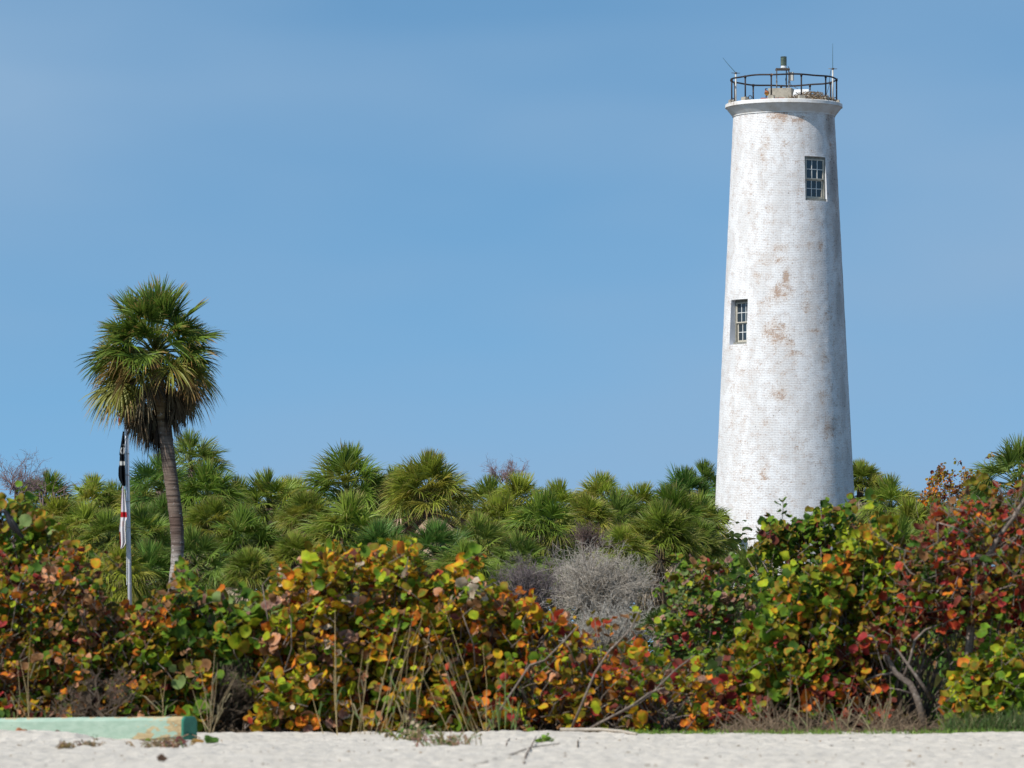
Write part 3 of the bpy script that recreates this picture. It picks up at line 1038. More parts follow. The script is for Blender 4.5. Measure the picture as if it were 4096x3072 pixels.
# px, py of the crown's heart, reach in px, depth, prototype, skirt?, label
P = [
 (185, 1985, 105, 205, 0, 0, 'dark bushy palm at the far left under the bare reddish twigs'),
 (370, 2010, 110, 225, 1, 0, 'palm with a low flat crown on the skyline left of the flags'),
 (460, 2020, 100, 232, 2, 0, 'palm whose crown shows directly behind the hanging flags'),
 (570, 2030, 115, 220, 4, 0, 'palm crown just right of the flagpole against the sky'),
 (640, 1935, 115, 205, 3, 0, 'palm with stiff separate fans poking out left of the tall palm trunk'),
 (765, 1850, 118, 215, 5, 0, 'tallest palm of the thicket with spiky upright fans right of the tall trunk'),
 (835, 1990, 140, 200, 1, 0, 'full shaggy palm right of the tall palm trunk'),
 (945, 2020, 115, 215, 2, 0, 'small drooping palm in the dip right of the tall trunk'),
 (1080, 2005, 125, 210, 0, 0, 'palm with a rounded crown at the left third of the skyline'),
 (225, 2090, 115, 185, 4, 0, 'drooping palm behind the red leaves at the far left'),
 (330, 2120, 115, 178, 1, 0, 'yellowish drooping palm left of the flags, below the skyline'),
 (440, 2150, 115, 172, 2, 0, 'palm half hidden behind the white and red flag'),
 (560, 2140, 120, 175, 0, 0, 'palm crown between the flagpole and the tall trunk, mid height'),
 (650, 2090, 105, 190, 5, 0, 'palm crossing behind the tall palm trunk at mid height'),
 (850, 2110, 120, 180, 4, 1, 'palm with brown dead leaves hanging right of the tall trunk'),
 (985, 2180, 150, 165, 1, 0, 'large low bright palm right of the tall trunk and above the bushes'),
 (600, 2290, 120, 160, 3, 0, 'low palm at the foot of the flagpole'),
 (785, 2240, 125, 160, 5, 0, 'low palm at the right of the foot of the tall trunk'),
 (480, 2290, 115, 158, 4, 0, 'low palm left of the foot of the flagpole'),
 (1000, 2300, 110, 156, 2, 1, 'low palm with straw-coloured dead leaves above the green bush'),
 (1175, 2010, 110, 215, 4, 0, 'palm on the skyline left of the pair of domed palms'),
 (1390, 1955, 165, 205, 0, 0, 'wide domed palm at the top of the left hump of the thicket'),
 (1230, 2080, 115, 185, 1, 1, 'yellow-green palm leaning left with a dead skirt below the left hump'),
 (1490, 2010, 120, 210, 5, 0, 'dark palm on the right shoulder of the left hump'),
 (1715, 1985, 178, 195, 2, 1, 'big round palm with a long skirt of dead leaves, right hump of the thicket'),
 (1770, 2060, 135, 226, 4, 0, 'palm mostly hidden behind the big skirted palm on its right'),
 (1640, 2090, 120, 222, 1, 0, 'palm mostly hidden behind the big skirted palm on its left'),
 (1585, 1990, 120, 212, 0, 0, 'palm close against the left of the big skirted palm'),
 (1385, 2145, 165, 170, 1, 0, 'large shaggy grey-green palm in front of the left hump'),
 (1185, 2240, 115, 162, 4, 1, 'low palm with a brown skirt left of the shaggy grey-green palm'),
 (1530, 2195, 112, 168, 3, 0, 'dark palm in the gap under the big skirted palm, on its left'),
 (1745, 2205, 120, 160, 3, 0, 'young upright palm in front of the dead skirt'),
 (1915, 2180, 120, 162, 5, 0, 'dark blue-green palm right of the dead skirt'),
 (1600, 2260, 115, 155, 0, 0, 'low palm just above the orange bush at the middle'),
 (1960, 2010, 110, 215, 2, 0, 'palm on the skyline in front of the pinkish bare treetop'),
 (2080, 2000, 115, 205, 4, 0, 'bright yellow-green palm right of the pinkish bare treetop'),
 (2000, 2100, 130, 178, 4, 0, 'drooping yellow-green palm left of the dead grey shrub, mid height'),
 (1850, 2270, 110, 156, 1, 0, 'low palm at the left of the dark vine tangle'),
 (2240, 2030, 110, 218, 1, 0, 'palm on the skyline above the left side of the dead grey shrub'),
 (2400, 2005, 115, 222, 0, 0, 'flat-topped palm on the skyline above the dead grey shrub'),
 (2350, 2090, 115, 185, 2, 1, 'palm with brown vines under it right above the dead grey shrub'),
 (2475, 2080, 120, 195, 5, 0, 'palm above the right side of the dead grey shrub'),
 (2170, 2110, 145, 172, 1, 0, 'wide shaggy palm above the left edge of the dead grey shrub'),
 (2565, 2030, 105, 220, 4, 0, 'palm on the skyline halfway between the dead shrub and the lighthouse'),
 (2740, 1985, 110, 228, 3, 0, 'palm with open spiky fans on the skyline left of the lighthouse'),
 (2815, 1945, 100, 234, 5, 0, 'palm with the highest fan beside the lighthouse wall'),
 (2690, 2080, 135, 200, 0, 0, 'full palm left of the lighthouse below the spiky fans'),
 (2790, 2100, 130, 205, 2, 0, 'palm touching the left edge of the lighthouse, mid height'),
 (2880, 2020, 95, 238, 3, 0, 'palm partly hidden behind the left edge of the lighthouse'),
 (2640, 2170, 165, 172, 4, 1, 'large yellow-green palm with a pale dead skirt left of the lighthouse foot'),
 (2780, 2200, 125, 180, 4, 1, 'low palm beside the foot of the lighthouse on its left'),
 (2080, 2230, 100, 160, 5, 0, 'small dark palm between the vine tangle and the dead grey shrub'),
 (2490, 2190, 95, 168, 0, 0, 'small palm behind the right shoulder of the dead grey shrub'),
 (3440, 1945, 105, 236, 4, 1, 'yellow-tipped palm peeking out behind the right edge of the lighthouse'),
 (3565, 2030, 125, 205, 1, 0, 'rounded palm right of the lighthouse against the sky'),
 (3640, 2100, 115, 190, 4, 0, 'palm with yellow fans right of the lighthouse, lower on the slope'),
 (3580, 2210, 145, 165, 2, 0, 'large dark drooping palm in the gap right of the lighthouse'),
 (3745, 2060, 90, 215, 0, 0, 'small palm below the far orange-leaved tree'),
 (4075, 1925, 155, 175, 5, 0, 'tall dark palm cut off by the right edge of the photo'),
 (3930, 2040, 110, 190, 1, 0, 'palm behind the red-leaved tree at the right'),
 (3600, 2380, 110, 130, 3, 0, 'low palm deep in the shade under the red leaves at right'),
 (3330, 2290, 100, 140, 4, 0, 'low palm behind the bright green bush at the lighthouse foot'),
]


def place_palm(px, py, rp, Y, pr, sk, label):
    h = at(px, py + (0 if sk else 24), Y)
    g = gz(h.x, Y)
    s = rp * Y / FPX / 1.18
    if sk: pr, s = 6, s * 0.84
    o = empty('cabbage_palm', (h.x, Y, g), 'cabbage palm, ' + label if len((label).split()) < 3 else label, 'palm', 'cabbage palms of the thicket behind the bushes')
    o.rotation_euler.z = 0
    a = random.uniform(0, 6.28)
    c = bpy.data.objects.new('crown', PROTO[pr][0])
    C.objects.link(c)
    c.parent = o
    c.location = (0, 0, h.z - g)
    c.rotation_euler = (random.uniform(-.12, .12), random.uniform(-.12, .12), a)
    c.scale = (s, s, s)
    if sk:
        d = bpy.data.objects.new('dead_fronds', PROTO[pr][1])
        C.objects.link(d)
        d.parent = o
        d.location = (0, 0, h.z - g - 0.16 * s)
        d.rotation_euler = (0, 0, a + 1)
        d.scale = (s * 1.25, s * 1.25, s * 1.0)
    t = trunk_mesh(h.z - g + 0.1, 0.16, random.randrange(99)).build('trunk', M['trunk'], smooth=True)
    t.parent = o
    t.location = (0, 0, h.z - g)


for p in P:
    place_palm(*p)


def main_palm():
    Y = 150.0
    b = at(702, 2335, Y)
    g = gz(b.x, Y)
    o = empty('cabbage_palm', (b.x, Y, g), 'tall lone palm with leaning trunk and a beard of dead fronds beside the flagpole', 'palm')
    pts = [at(690, 2480, Y), at(700, 2340, Y), at(708, 2259, Y), at(711, 2180, Y), at(706, 2090, Y), at(701, 2042, Y), at(690, 1960, Y), at(679, 1880, Y), at(669, 1800, Y), at(660, 1728, Y), at(651, 1660, Y), at(641, 1600, Y), at(632, 1530, Y), at(626, 1470, Y), at(622, 1400, Y)]
    pts[0].z = g - 0.1
    rad = [.21, .19, .175, .182, .19, .192, .190, .192, .195, .195, .17, .165, .17, .17, .12]
    pal = [(0.22, 0.175, 0.15)] * 2 + [(0.45, 0.41, 0.37)] + [(0.19, 0.145, 0.12)] + [(0.12, 0.075, 0.058)] + [(0.185, 0.135, 0.105)] * 3 + [(0.20, 0.155, 0.125)] * 2 + [(0.30, 0.205, 0.10)] * 5
    # resample
    P0 = np.array([tuple(p) for p in pts]); tt = np.linspace(0, len(pts) - 1, 70)
    ii = np.arange(len(pts))
    PP = np.stack([np.interp(tt, ii, P0[:, k]) for k in range(3)], 1)
    rr = np.interp(tt, ii, rad) * (1 + 0.03 * np.sin(tt * 9))
    cc = np.stack([np.interp(tt, ii, np.array(pal)[:, k]) for k in range(3)], 1)
    cc[57 - 9] *= 0.55
    m = MB()
    m.tube(PP, rr, 14, cc)
    m.build('trunk', M['trunk'], o, smooth=True)
    heart = at(618, 1425, Y)
    rs = random.Random(5)
    mb = MB()
    n = 118
    for i in range(n):
        u = (i + 0.5) / n
        el = math.asin(0.995 - (0.995 + math.sin(R(34))) * u ** 1.0) + R(rs.uniform(-9, 9))
        az = i * 2.39996 + rs.uniform(-.35, .35)
        if math.sin(az) < -.6 and el < R(-14): continue
        gcol = np.array((0.105, 0.185, 0.024)) * rs.uniform(0.7, 1.35)
        if u > 0.66: gcol = np.array((0.17, 0.19, 0.032)) * rs.uniform(0.75, 1.25)
        if u > 0.6 and rs.random() < .15: gcol = np.array((0.26, 0.19, 0.06)) * rs.uniform(0.7, 1.2)
        tip = np.array((0.46, 0.27, 0.08)) * rs.uniform(.7, 1.2)
        pet = (1.22 - 0.14 * u) * rs.uniform(.70, 1.06)
        frond(mb, heart + Vector((0, 0, 0.22 - 0.50 * u)), az, el, pet, 0.84 * rs.uniform(.78, 1.12), 34, 72 + 38 * min(1, u * 1.5), 0.06 + 0.42 * u, (gcol, tip), rs=rs, bend=0.02 + 0.08 * u, wid=0.046)
    for i in range(9):
        frond(mb, heart + Vector((0, 0, 0.2)), rs.uniform(0, 6.28), R(rs.uniform(62, 88)), 0.9, 0.9, 20, 50, 0.04, ((0.095, 0.17, 0.025), (0.3, 0.25, 0.08)), rs=rs)
    mb.build('crown', M['frond'], o, smooth=True)
    mb = MB()
    browns = [(0.27, 0.185, 0.105), (0.17, 0.115, 0.072), (0.34, 0.25, 0.15), (0.10, 0.068, 0.05)]
    for i in range(46):
        u = (i + 0.5) / 46
        az = i * 2.39996 + rs.uniform(-.3, .3)
        el = R(-34 - 48 * u + rs.uniform(-8, 8))
        front = math.sin(az) < -0.25
        if front and u > 0.2: continue
        c = np.array(browns[rs.randrange(4)])
        start = heart + Vector((0.02 * u, 0, -0.25 - 0.55 * u))
        frond(mb, start, az, el, (0.62 + 0.30 * u) * rs.uniform(.7, 1.1), 0.80 * rs.uniform(.75, 1.1), 28, 46, 0.35, (c, c * 1.2), petcol=(0.24, 0.16, 0.09), wid=0.052, rs=rs, fold=0.4)
    # fronds hanging straight down on either side of the trunk
    for px, py, hg, sp in ((572, 1510, .95, 36), (540, 1515, .9, 36), (590, 1530, .88, 24), (525, 1505, .8, 34), (560, 1545, .95, 34), (510, 1520, .7, 34), (730, 1490, .75, 34), (752, 1490, .7, 34), (720, 1510, .8, 26), (770, 1470, .7, 34), (742, 1520, .75, 30)):
        c = np.array(browns[rs.randrange(3)])
        frond(mb, at(px, py, Y + rs.uniform(-.25, .45)), rs.uniform(-2.8, -.3), R(-84), hg * 0.5, 0.95 * hg, 30, sp, 0.2, (c, c * 1.2), petcol=(0.26, 0.17, 0.09), wid=0.055, rs=rs, fold=0.3)
    mb.build('dead_fronds', M['dead_frond'], o, smooth=True)


main_palm()


def palmetto(px, py, rp, Y, label, n=26, green=(0.10, 0.16, 0.025)):
    h = at(px, py, Y)
    g = gz(h.x, Y)
    s = rp * Y / FPX
    o = empty('palmetto', (h.x, Y, g), label, 'palmetto', 'low fan palmettos')
    rs = random.Random(int(px))
    mb = MB()
    base = Vector((h.x, Y, max(g, h.z - s * 1.0)))
    for i in range(n):
        u = (i + .5) / n
        frond(mb, base, i * 2.39996, R(84 - 70 * u + rs.uniform(-8, 8)), s * 0.55 * rs.uniform(.8, 1.1), s * 0.62 * rs.uniform(.85, 1.1), 22, 80, 0.08, (np.array(green) * rs.uniform(.75, 1.25), (0.3, 0.24, 0.08)), rs=rs, wid=0.05)
    mb.build('fronds', M['frond'], o, smooth=True)
    m = MB()
    m.tube([(h.x, Y, g - 0.05), (h.x + .05, Y, base.z + 0.05)], [0.11, 0.09], 8, (0.2, 0.15, 0.11))
    m.build('trunk', M['trunk'], o)


palmetto(3005, 2190, 150, 150, 'spiky yellow-green palmetto standing against the white foot of the lighthouse', 34)
palmetto(2630, 2440, 85, 115, 'small spiky palmetto right of the dead grey shrub')
palmetto(3000, 2560, 110, 108, 'low palmetto in the shade under the green bush by the lighthouse')
palmetto(3560, 2620, 120, 100, 'sunlit palmetto behind the crossing bare trunks at right', 26, (0.08, 0.16, 0.02))
palmetto(2480, 2560, 80, 110, 'low palmetto at the foot of the dead grey shrub', 20, (0.09, 0.15, 0.02))

# ------------------------------------------------------------------ flagpole and flags
def flags():
    Y = 154.0
    a, b = at(503, 1500, Y), at(527, 2420, Y)
    g = gz(b.x, Y)
    b.z = g
    o = empty('flagpole', (b.x, Y, g), 'leaning brushed aluminium flagpole carrying three limp flags beside the tall palm', 'flagpole')
    m = MB()
    m.tube([b - Vector((0, 0, .1)), b.lerp(a, .5), a], [0.062, 0.056, 0.046], 14)
    m.build('pole', M['pole'], o, smooth=True)
    for k in range(9):
        m = MB()
        q = b.lerp(a, 0.12 + k * 0.09 + random.uniform(-.02, .02))
        m.tube([q, q + Vector((0, 0, 0.03))], 0.062, 14)
        m.build('band', M['mast'], o)
    m = MB()
    m.lathe(a + Vector((0, 0, 0)), [(0.03, 0), (0.06, 0.03), (0.075, 0.08), (0.06, 0.13), (0.01, 0.16)], 12)
    m.build('finial', M['mast'], o, smooth=True)
    m = MB()
    m.tube([at(493, 1510, Y - .08), at(499, 1740, Y - .1), at(503, 1950, Y - .1), at(505, 2100, Y - .1), at(506, 2200, Y - .08), at(507, 2340, Y - .05)], 0.008, 5)
    m.build('halyard', M['whitebox'], o)

    def flag(rows, colf, label, cat_loc):
        n, mcol = 70, 28
        rows = np.array(rows, float)
        ys = np.linspace(rows[0, 0], rows[-1, 0], n)
        lx = np.interp(ys, rows[:, 0], rows[:, 1])
        rx = np.interp(ys, rows[:, 0], rows[:, 2])
        V, col = [], []
        for i in range(n):
            t = i / (n - 1)
            for j in range(mcol):
                u = j / (mcol - 1)
                fold_ = math.sin(u * 3.3 * math.pi + 0.8 * t) * 0.05 * (0.35 + t) + 0.02 * math.sin(u * 11 + t * 6)
                x = lx[i] + (rx[i] - lx[i]) * u
                V.append(at(x, ys[i], Y - 0.16 + fold_))
                col.append(colf(u, t, x, ys[i]))
        F = [[i * mcol + j, i * mcol + j + 1, (i + 1) * mcol + j + 1, (i + 1) * mcol + j] for i in range(n - 1) for j in range(mcol - 1)]
        m = MB()
        m.add(V, [F], col)
        ob = m.build('flag', M['cloth'], None, smooth=True, loc=at(*cat_loc, Y - .16))
        md = ob.modifiers.new('thickness', 'SOLIDIFY')
        md.thickness = 0.004
        tag(ob, label, 'flag', 'flags on the pole')

    red, white, blk, blue = (0.50, 0.02, 0.025), (0.80, 0.76, 0.76), (0.008, 0.010, 0.014), (0.02, 0.03, 0.12)

    def us(u, t, x, y):
        if t < 0.30 and u > 0.35: return blue
        return red if math.sin((u * 2.6 - t * 7.0 + 0.4) * math.pi * 1.1 + 0.0) > 0 else white

    flag([(1520, 474, 492), (1560, 474, 494), (1620, 474, 496), (1660, 474, 492), (1690, 472, 487), (1703, 472, 478)], us, 'red and white striped flag topmost on the pole, hanging limp behind the palm fronds', (486, 1520))

    def pow_(u, t, x, y):
        # black with a white roundel, white banner and a row of small letters
        if 1785 < y < 1817:
            e = ((u - 0.6) / 0.48) ** 2 + ((y - 1801) / 16) ** 2
            if e < 1:
                if ((u - 0.45) / 0.16) ** 2 + ((y - 1802) / 8) ** 2 < 1: return blk
                if y < 1792 and u < 0.55: return blk
                return (0.55, 0.56, 0.56)
        if 1778 < y < 1781 and u > 0.4: return (0.6, 0.6, 0.6)
        if 1846 < y < 1861: return (0.62, 0.62, 0.60)
        if 1866 < y < 1869 and (int(u * 9) % 3 != 0) and u < 0.75: return (0.6, 0.6, 0.6)
        return blk

    flag([(1725, 491, 497), (1760, 486, 498), (1818, 477, 499), (1822, 479, 499), (1862, 477, 500), (1870, 474, 500), (1900, 473, 502), (1918, 476, 502), (1940, 488, 502), (1946, 494, 500)], pow_, 'black flag with a white emblem hanging limp as the middle flag on the pole', (494, 1725))

    def fl(u, t, x, y):
        if 2046 < y < 2071: return red
        if u < 0.12 and y < 2046: return (0.45, 0.10, 0.25)
        if u < 0.22 and 2128 < y: return red
        if 0.30 < u < 0.40 and y < 2046: return (0.55, 0.5, 0.62)
        if 0.3 < u < 0.7 and 2085 < y < 2105: return (0.78, 0.62, 0.58)
        return white

    flag([(1944, 490, 494), (1970, 486, 498), (2040, 483, 506), (2072, 482, 508), (2086, 481, 502), (2120, 477, 501), (2130, 478, 502), (2172, 480, 503), (2185, 481, 496), (2195, 482, 487)], fl, 'white flag with a red cross band hanging limp as the lowest flag on the pole', (492, 1944))


flags()

# ------------------------------------------------------------------ woody plants without leaves
def twig_tree(mb, p, d, ln, r, depth, rs, spread=0.6, col=(0.3, 0.26, 0.23), up=0.05, kids=(2, 4), keep=0.72):
    pts, rad = [p], [r]
    q = p.copy()
    dd = d.copy()
    n = 4
    for i in range(n):
        dd = (dd + Vector((rs.gauss(0, .16), rs.gauss(0, .16), rs.gauss(0, .16) + up))).normalized()
        q = q + dd * ln / n
        pts.append(q.copy())
        rad.append(r * (1 - 0.5 * (i + 1) / n))
    v = rs.uniform(0.7, 1.25)
    mb.tube(pts, rad, 4 if r < .02 else 6, tuple(c * v for c in col))
    if depth > 0:
        for k in range(rs.randint(*kids)):
            i = rs.randint(1, n)
            e = (dd + Vector((rs.gauss(0, spread), rs.gauss(0, spread), rs.gauss(0, spread)))).normalized()
            twig_tree(mb, pts[i], e, ln * keep * rs.uniform(.7, 1.15), max(rad[i] * 0.7, 0.0038), depth - 1, rs, spread, col, up, kids, keep)


def bare_shrub(px, py, Y, wpx, hpx, label, n=26, col=(0.36, 0.32, 0.29), seed=1, depth=3, rmin=.011, name='bare_shrub', cat='shrub', kids=(3, 5), r0=0.022):
    b = at(px, py, Y)
    g = gz(b.x, Y)
    rs = random.Random(seed)
    o = empty(name, (b.x, Y, g), label, cat)
    k = Y / FPX
    m = MB()
    for i in range(n):
        a = rs.uniform(-1, 1) * rs.random() ** .4
        p = Vector((b.x + a * wpx * k * 0.3, Y + rs.uniform(-.4, .4), b.z + rs.uniform(-0.1, .2)))
        d = Vector((a * 0.9 + rs.gauss(0, .35), rs.gauss(0, .5), 0.75 + rs.uniform(-.4, .3))).normalized()
        twig_tree(m, p, d, hpx * k * rs.uniform(.4, .62), r0, depth, rs, 0.65, col, 0.02, kids, 0.66)
    m.build('twigs', M['dry'], o, smooth=True)
    m = MB()
    for i in range(3):
        m.tube([(b.x + rs.uniform(-.15, .15), Y, g - 0.1), (b.x + rs.uniform(-.2, .2), Y, (g + b.z) / 2), (b.x + rs.uniform(-.3, .3), Y, b.z + 0.15)], [0.05, 0.04, 0.03], 6, col)
    m.build('twig_stems', M['dry'], o)


bare_shrub(2410, 2450, 128, 175, 255, 'round leafless shrub of bleached grey twigs below the palms', 90, (0.47, 0.41, 0.34), 3, 3, kids=(4, 5), r0=.022)
bare_shrub(2420, 2600, 118, 300, 200, 'lower tangle of bleached twigs under the round dead shrub', 50, (0.45, 0.41, 0.35), 9, 3, kids=(4, 5), r0=.011)
bare_shrub(2120, 2420, 140, 150, 230, 'dark tangle of dead vines left of the bleached grey shrub', 40, (0.20, 0.16, 0.155), 4, 3)
bare_shrub(2360, 2200, 150, 120, 130, 'brown vine tangle hanging under a palm above the dead grey shrub', 20, (0.15, 0.10, 0.085), 12, 3)
bare_shrub(70, 1975, 190, 170, 175, 'leafless reddish twigs rising over the palms at the top left edge', 16, (0.26, 0.17, 0.165), 5, 3, name='bare_tree', cat='tree', kids=(3, 5), r0=0.020)
bare_shrub(190, 1985, 195, 110, 160, 'leafless thin twigs behind the dark palm at far left', 9, (0.25, 0.17, 0.16), 6, 2, name='bare_tree', cat='tree', kids=(2, 4), r0=0.019)
bare_shrub(2020, 1930, 240, 190, 105, 'pinkish leafless treetop showing over the palms at mid skyline', 22, (0.30, 0.20, 0.20), 7, 3, name='bare_tree', cat='tree', r0=0.019)
bare_shrub(870, 2900, 84.0, 230, 270, 'dark dry brush filling the gap between green and orange bushes', 34, (0.14, 0.105, 0.075), 8, 3, r0=0.014)
bare_shrub(400, 2880, 83.0, 300, 180, 'low dry brush at the foot of the brown-leaved bush', 22, (0.15, 0.11, 0.08), 18, 3, r0=0.010)

# ------------------------------------------------------------------ sea grape bushes
# a leaf: centre, inner ring, rim; nearly round with a notch at the stalk
K = 10
_a = np.arange(K) * 2 * math.pi / K
_rr = 1.0 + 0.10 * np.cos(_a) - 0.0 * _a
_rr[K // 2] = 0.80
LEAF = np.concatenate([[[0, 0]], np.stack([np.cos(_a) * 0.58, np.sin(_a) * 0.58], 1), np.stack([np.cos(_a) * _rr, np.sin(_a) * _rr * 1.06], 1)])
LT = np.array([[0, 1 + i, 1 + (i + 1) % K] for i in range(K)])
LQ = np.array([[1 + i, 1 + K + i, 1 + K + (i + 1) % K, 1 + (i + 1) % K] for i in range(K)])


def unit(a):
    return a / (np.linalg.norm(a, axis=1)[:, None] + 1e-9)


def leaves(mb, pos, nor, dirv, size, cup, fold_, c0, c1):
    """pos: where the stalk meets the blade; all arrays over leaves"""
    n = len(pos)
    nor = unit(nor)
    d = unit(dirv - nor * np.sum(dirv * nor, 1)[:, None])
    s = np.cross(nor, d)
    jit = 1 + rng.normal(0, 0.085, (n, 2 * K + 1)) * (np.arange(2 * K + 1) > K)[None]
    x = LEAF[:, 0][None] * size[:, None] * jit
    y = LEAF[:, 1][None] * size[:, None] * jit * rng.uniform(0.78, 1.08, (n, 1))
    r2 = (LEAF ** 2).sum(1)[None]
    wav = 0.16 * np.sin(np.arctan2(LEAF[:, 1], LEAF[:, 0])[None] * 3 + rng.uniform(0, 6.28, (n, 1))) * r2
    z = (cup[:, None] * r2 + fold_[:, None] * np.abs(LEAF[:, 1])[None] + wav) * size[:, None]
    V = (pos + d * size[:, None] * 0.9)[:, None] + x[..., None] * d[:, None] + y[..., None] * s[:, None] + z[..., None] * nor[:, None]
    w_ = np.concatenate([[0.0], np.full(K, 0.25), np.full(K, 1.0)])[None, :, None]
    pat = np.clip(w_ + rng.normal(0, 0.22, (n, 2 * K + 1, 1)), 0, 1)
    col = c0[:, None] * (1 - pat) + c1[:, None] * pat
    m = 2 * K + 1
    off = (np.arange(n) * m)[:, None, None]
    mb.add(V.reshape(-1, 3), [(LT[None] + off).reshape(-1, 3), (LQ[None] + off).reshape(-1, 4)], col.reshape(-1, 3))


LC = {  # name: (centre, rim) albedo
    'green': ((0.095, 0.20, 0.016), (0.17, 0.24, 0.018)), 'deep': ((0.042, 0.105, 0.014), (0.07, 0.12, 0.014)),
    'lime': ((0.28, 0.37, 0.018), (0.38, 0.36, 0.02)), 'olive': ((0.17, 0.18, 0.015), (0.25, 0.14, 0.018)),
    'yellow': ((0.54, 0.40, 0.016), (0.62, 0.26, 0.018)), 'gold': ((0.42, 0.35, 0.014), (0.58, 0.17, 0.018)),
    'orange': ((0.60, 0.23, 0.018), (0.58, 0.11, 0.02)), 'salmon': ((0.54, 0.22, 0.09), (0.58, 0.32, 0.20)),
    'red': ((0.40, 0.035, 0.02), (0.44, 0.09, 0.03)), 'crimson': ((0.24, 0.02, 0.025), (0.34, 0.045, 0.035)),
    'maroon': ((0.12, 0.026, 0.022), (0.19, 0.05, 0.028)), 'mauve': ((0.24, 0.10, 0.08), (0.40, 0.25, 0.17)),
    'brown': ((0.19, 0.085, 0.033), (0.31, 0.16, 0.07)), 'tan': ((0.48, 0.36, 0.24), (0.58, 0.48, 0.36)),
    'grey': ((0.18, 0.27, 0.08), (0.24, 0.29, 0.10)), 'tip': ((0.14, 0.20, 0.014), (0.40, 0.16, 0.02)),
}
PAL = {
    'mixed': 'mauve 2 brown 6 green 6 olive 7 orange 4 salmon 2 gold 3 maroon 4 deep 5 lime 2 crimson 1 tip 5',
    'mixgreen': 'green 9 olive 6 lime 3 deep 6 mauve 1 brown 3 gold 2 orange 2 tip 4 grey 1',
    'greens': 'green 9 lime 4 grey 5 olive 3 deep 4 mauve 2 tip 3 orange 1',
    'gold': 'gold 5 lime 8 orange 4 yellow 4 olive 7 green 7 salmon 2 tip 6 red 1 maroon 1 brown 2 mauve 1 tan 1',
    'amber': 'orange 5 gold 5 yellow 3 maroon 2 brown 3 olive 6 red 2 salmon 1 lime 5 green 3 crimson 1 tip 4',
    'dusk': 'maroon 3 orange 5 brown 3 crimson 2 olive 5 gold 4 mauve 1 green 3 lime 2 yellow 2',
    'deep': 'green 9 deep 5 olive 4 lime 3 maroon 1 brown 1 tip 1',
    'graygreen': 'green 6 grey 5 deep 4 olive 4 mauve 2 brown 2 lime 1 crimson 1',
    'bright': 'lime 6 green 10 olive 6 gold 2 deep 4 yellow 1 orange 1 tip 4 red 1',
    'redlow': 'maroon 5 olive 4 brown 4 orange 3 crimson 4 red 2 gold 2 green 3',
    'redtree': 'red 4 crimson 5 orange 2 maroon 6 olive 7 brown 6 green 4 tip 3 deep 4',
    'farleaf': 'gold 4 brown 6 olive 4 orange 2 maroon 2',
    'olive': 'olive 8 deep 4 green 4 brown 3 maroon 1 gold 1',
}


def parse(p):
    t = PAL[p].split()
    return t[0::2], np.array([float(v) for v in t[1::2]])


SHRUBS = []


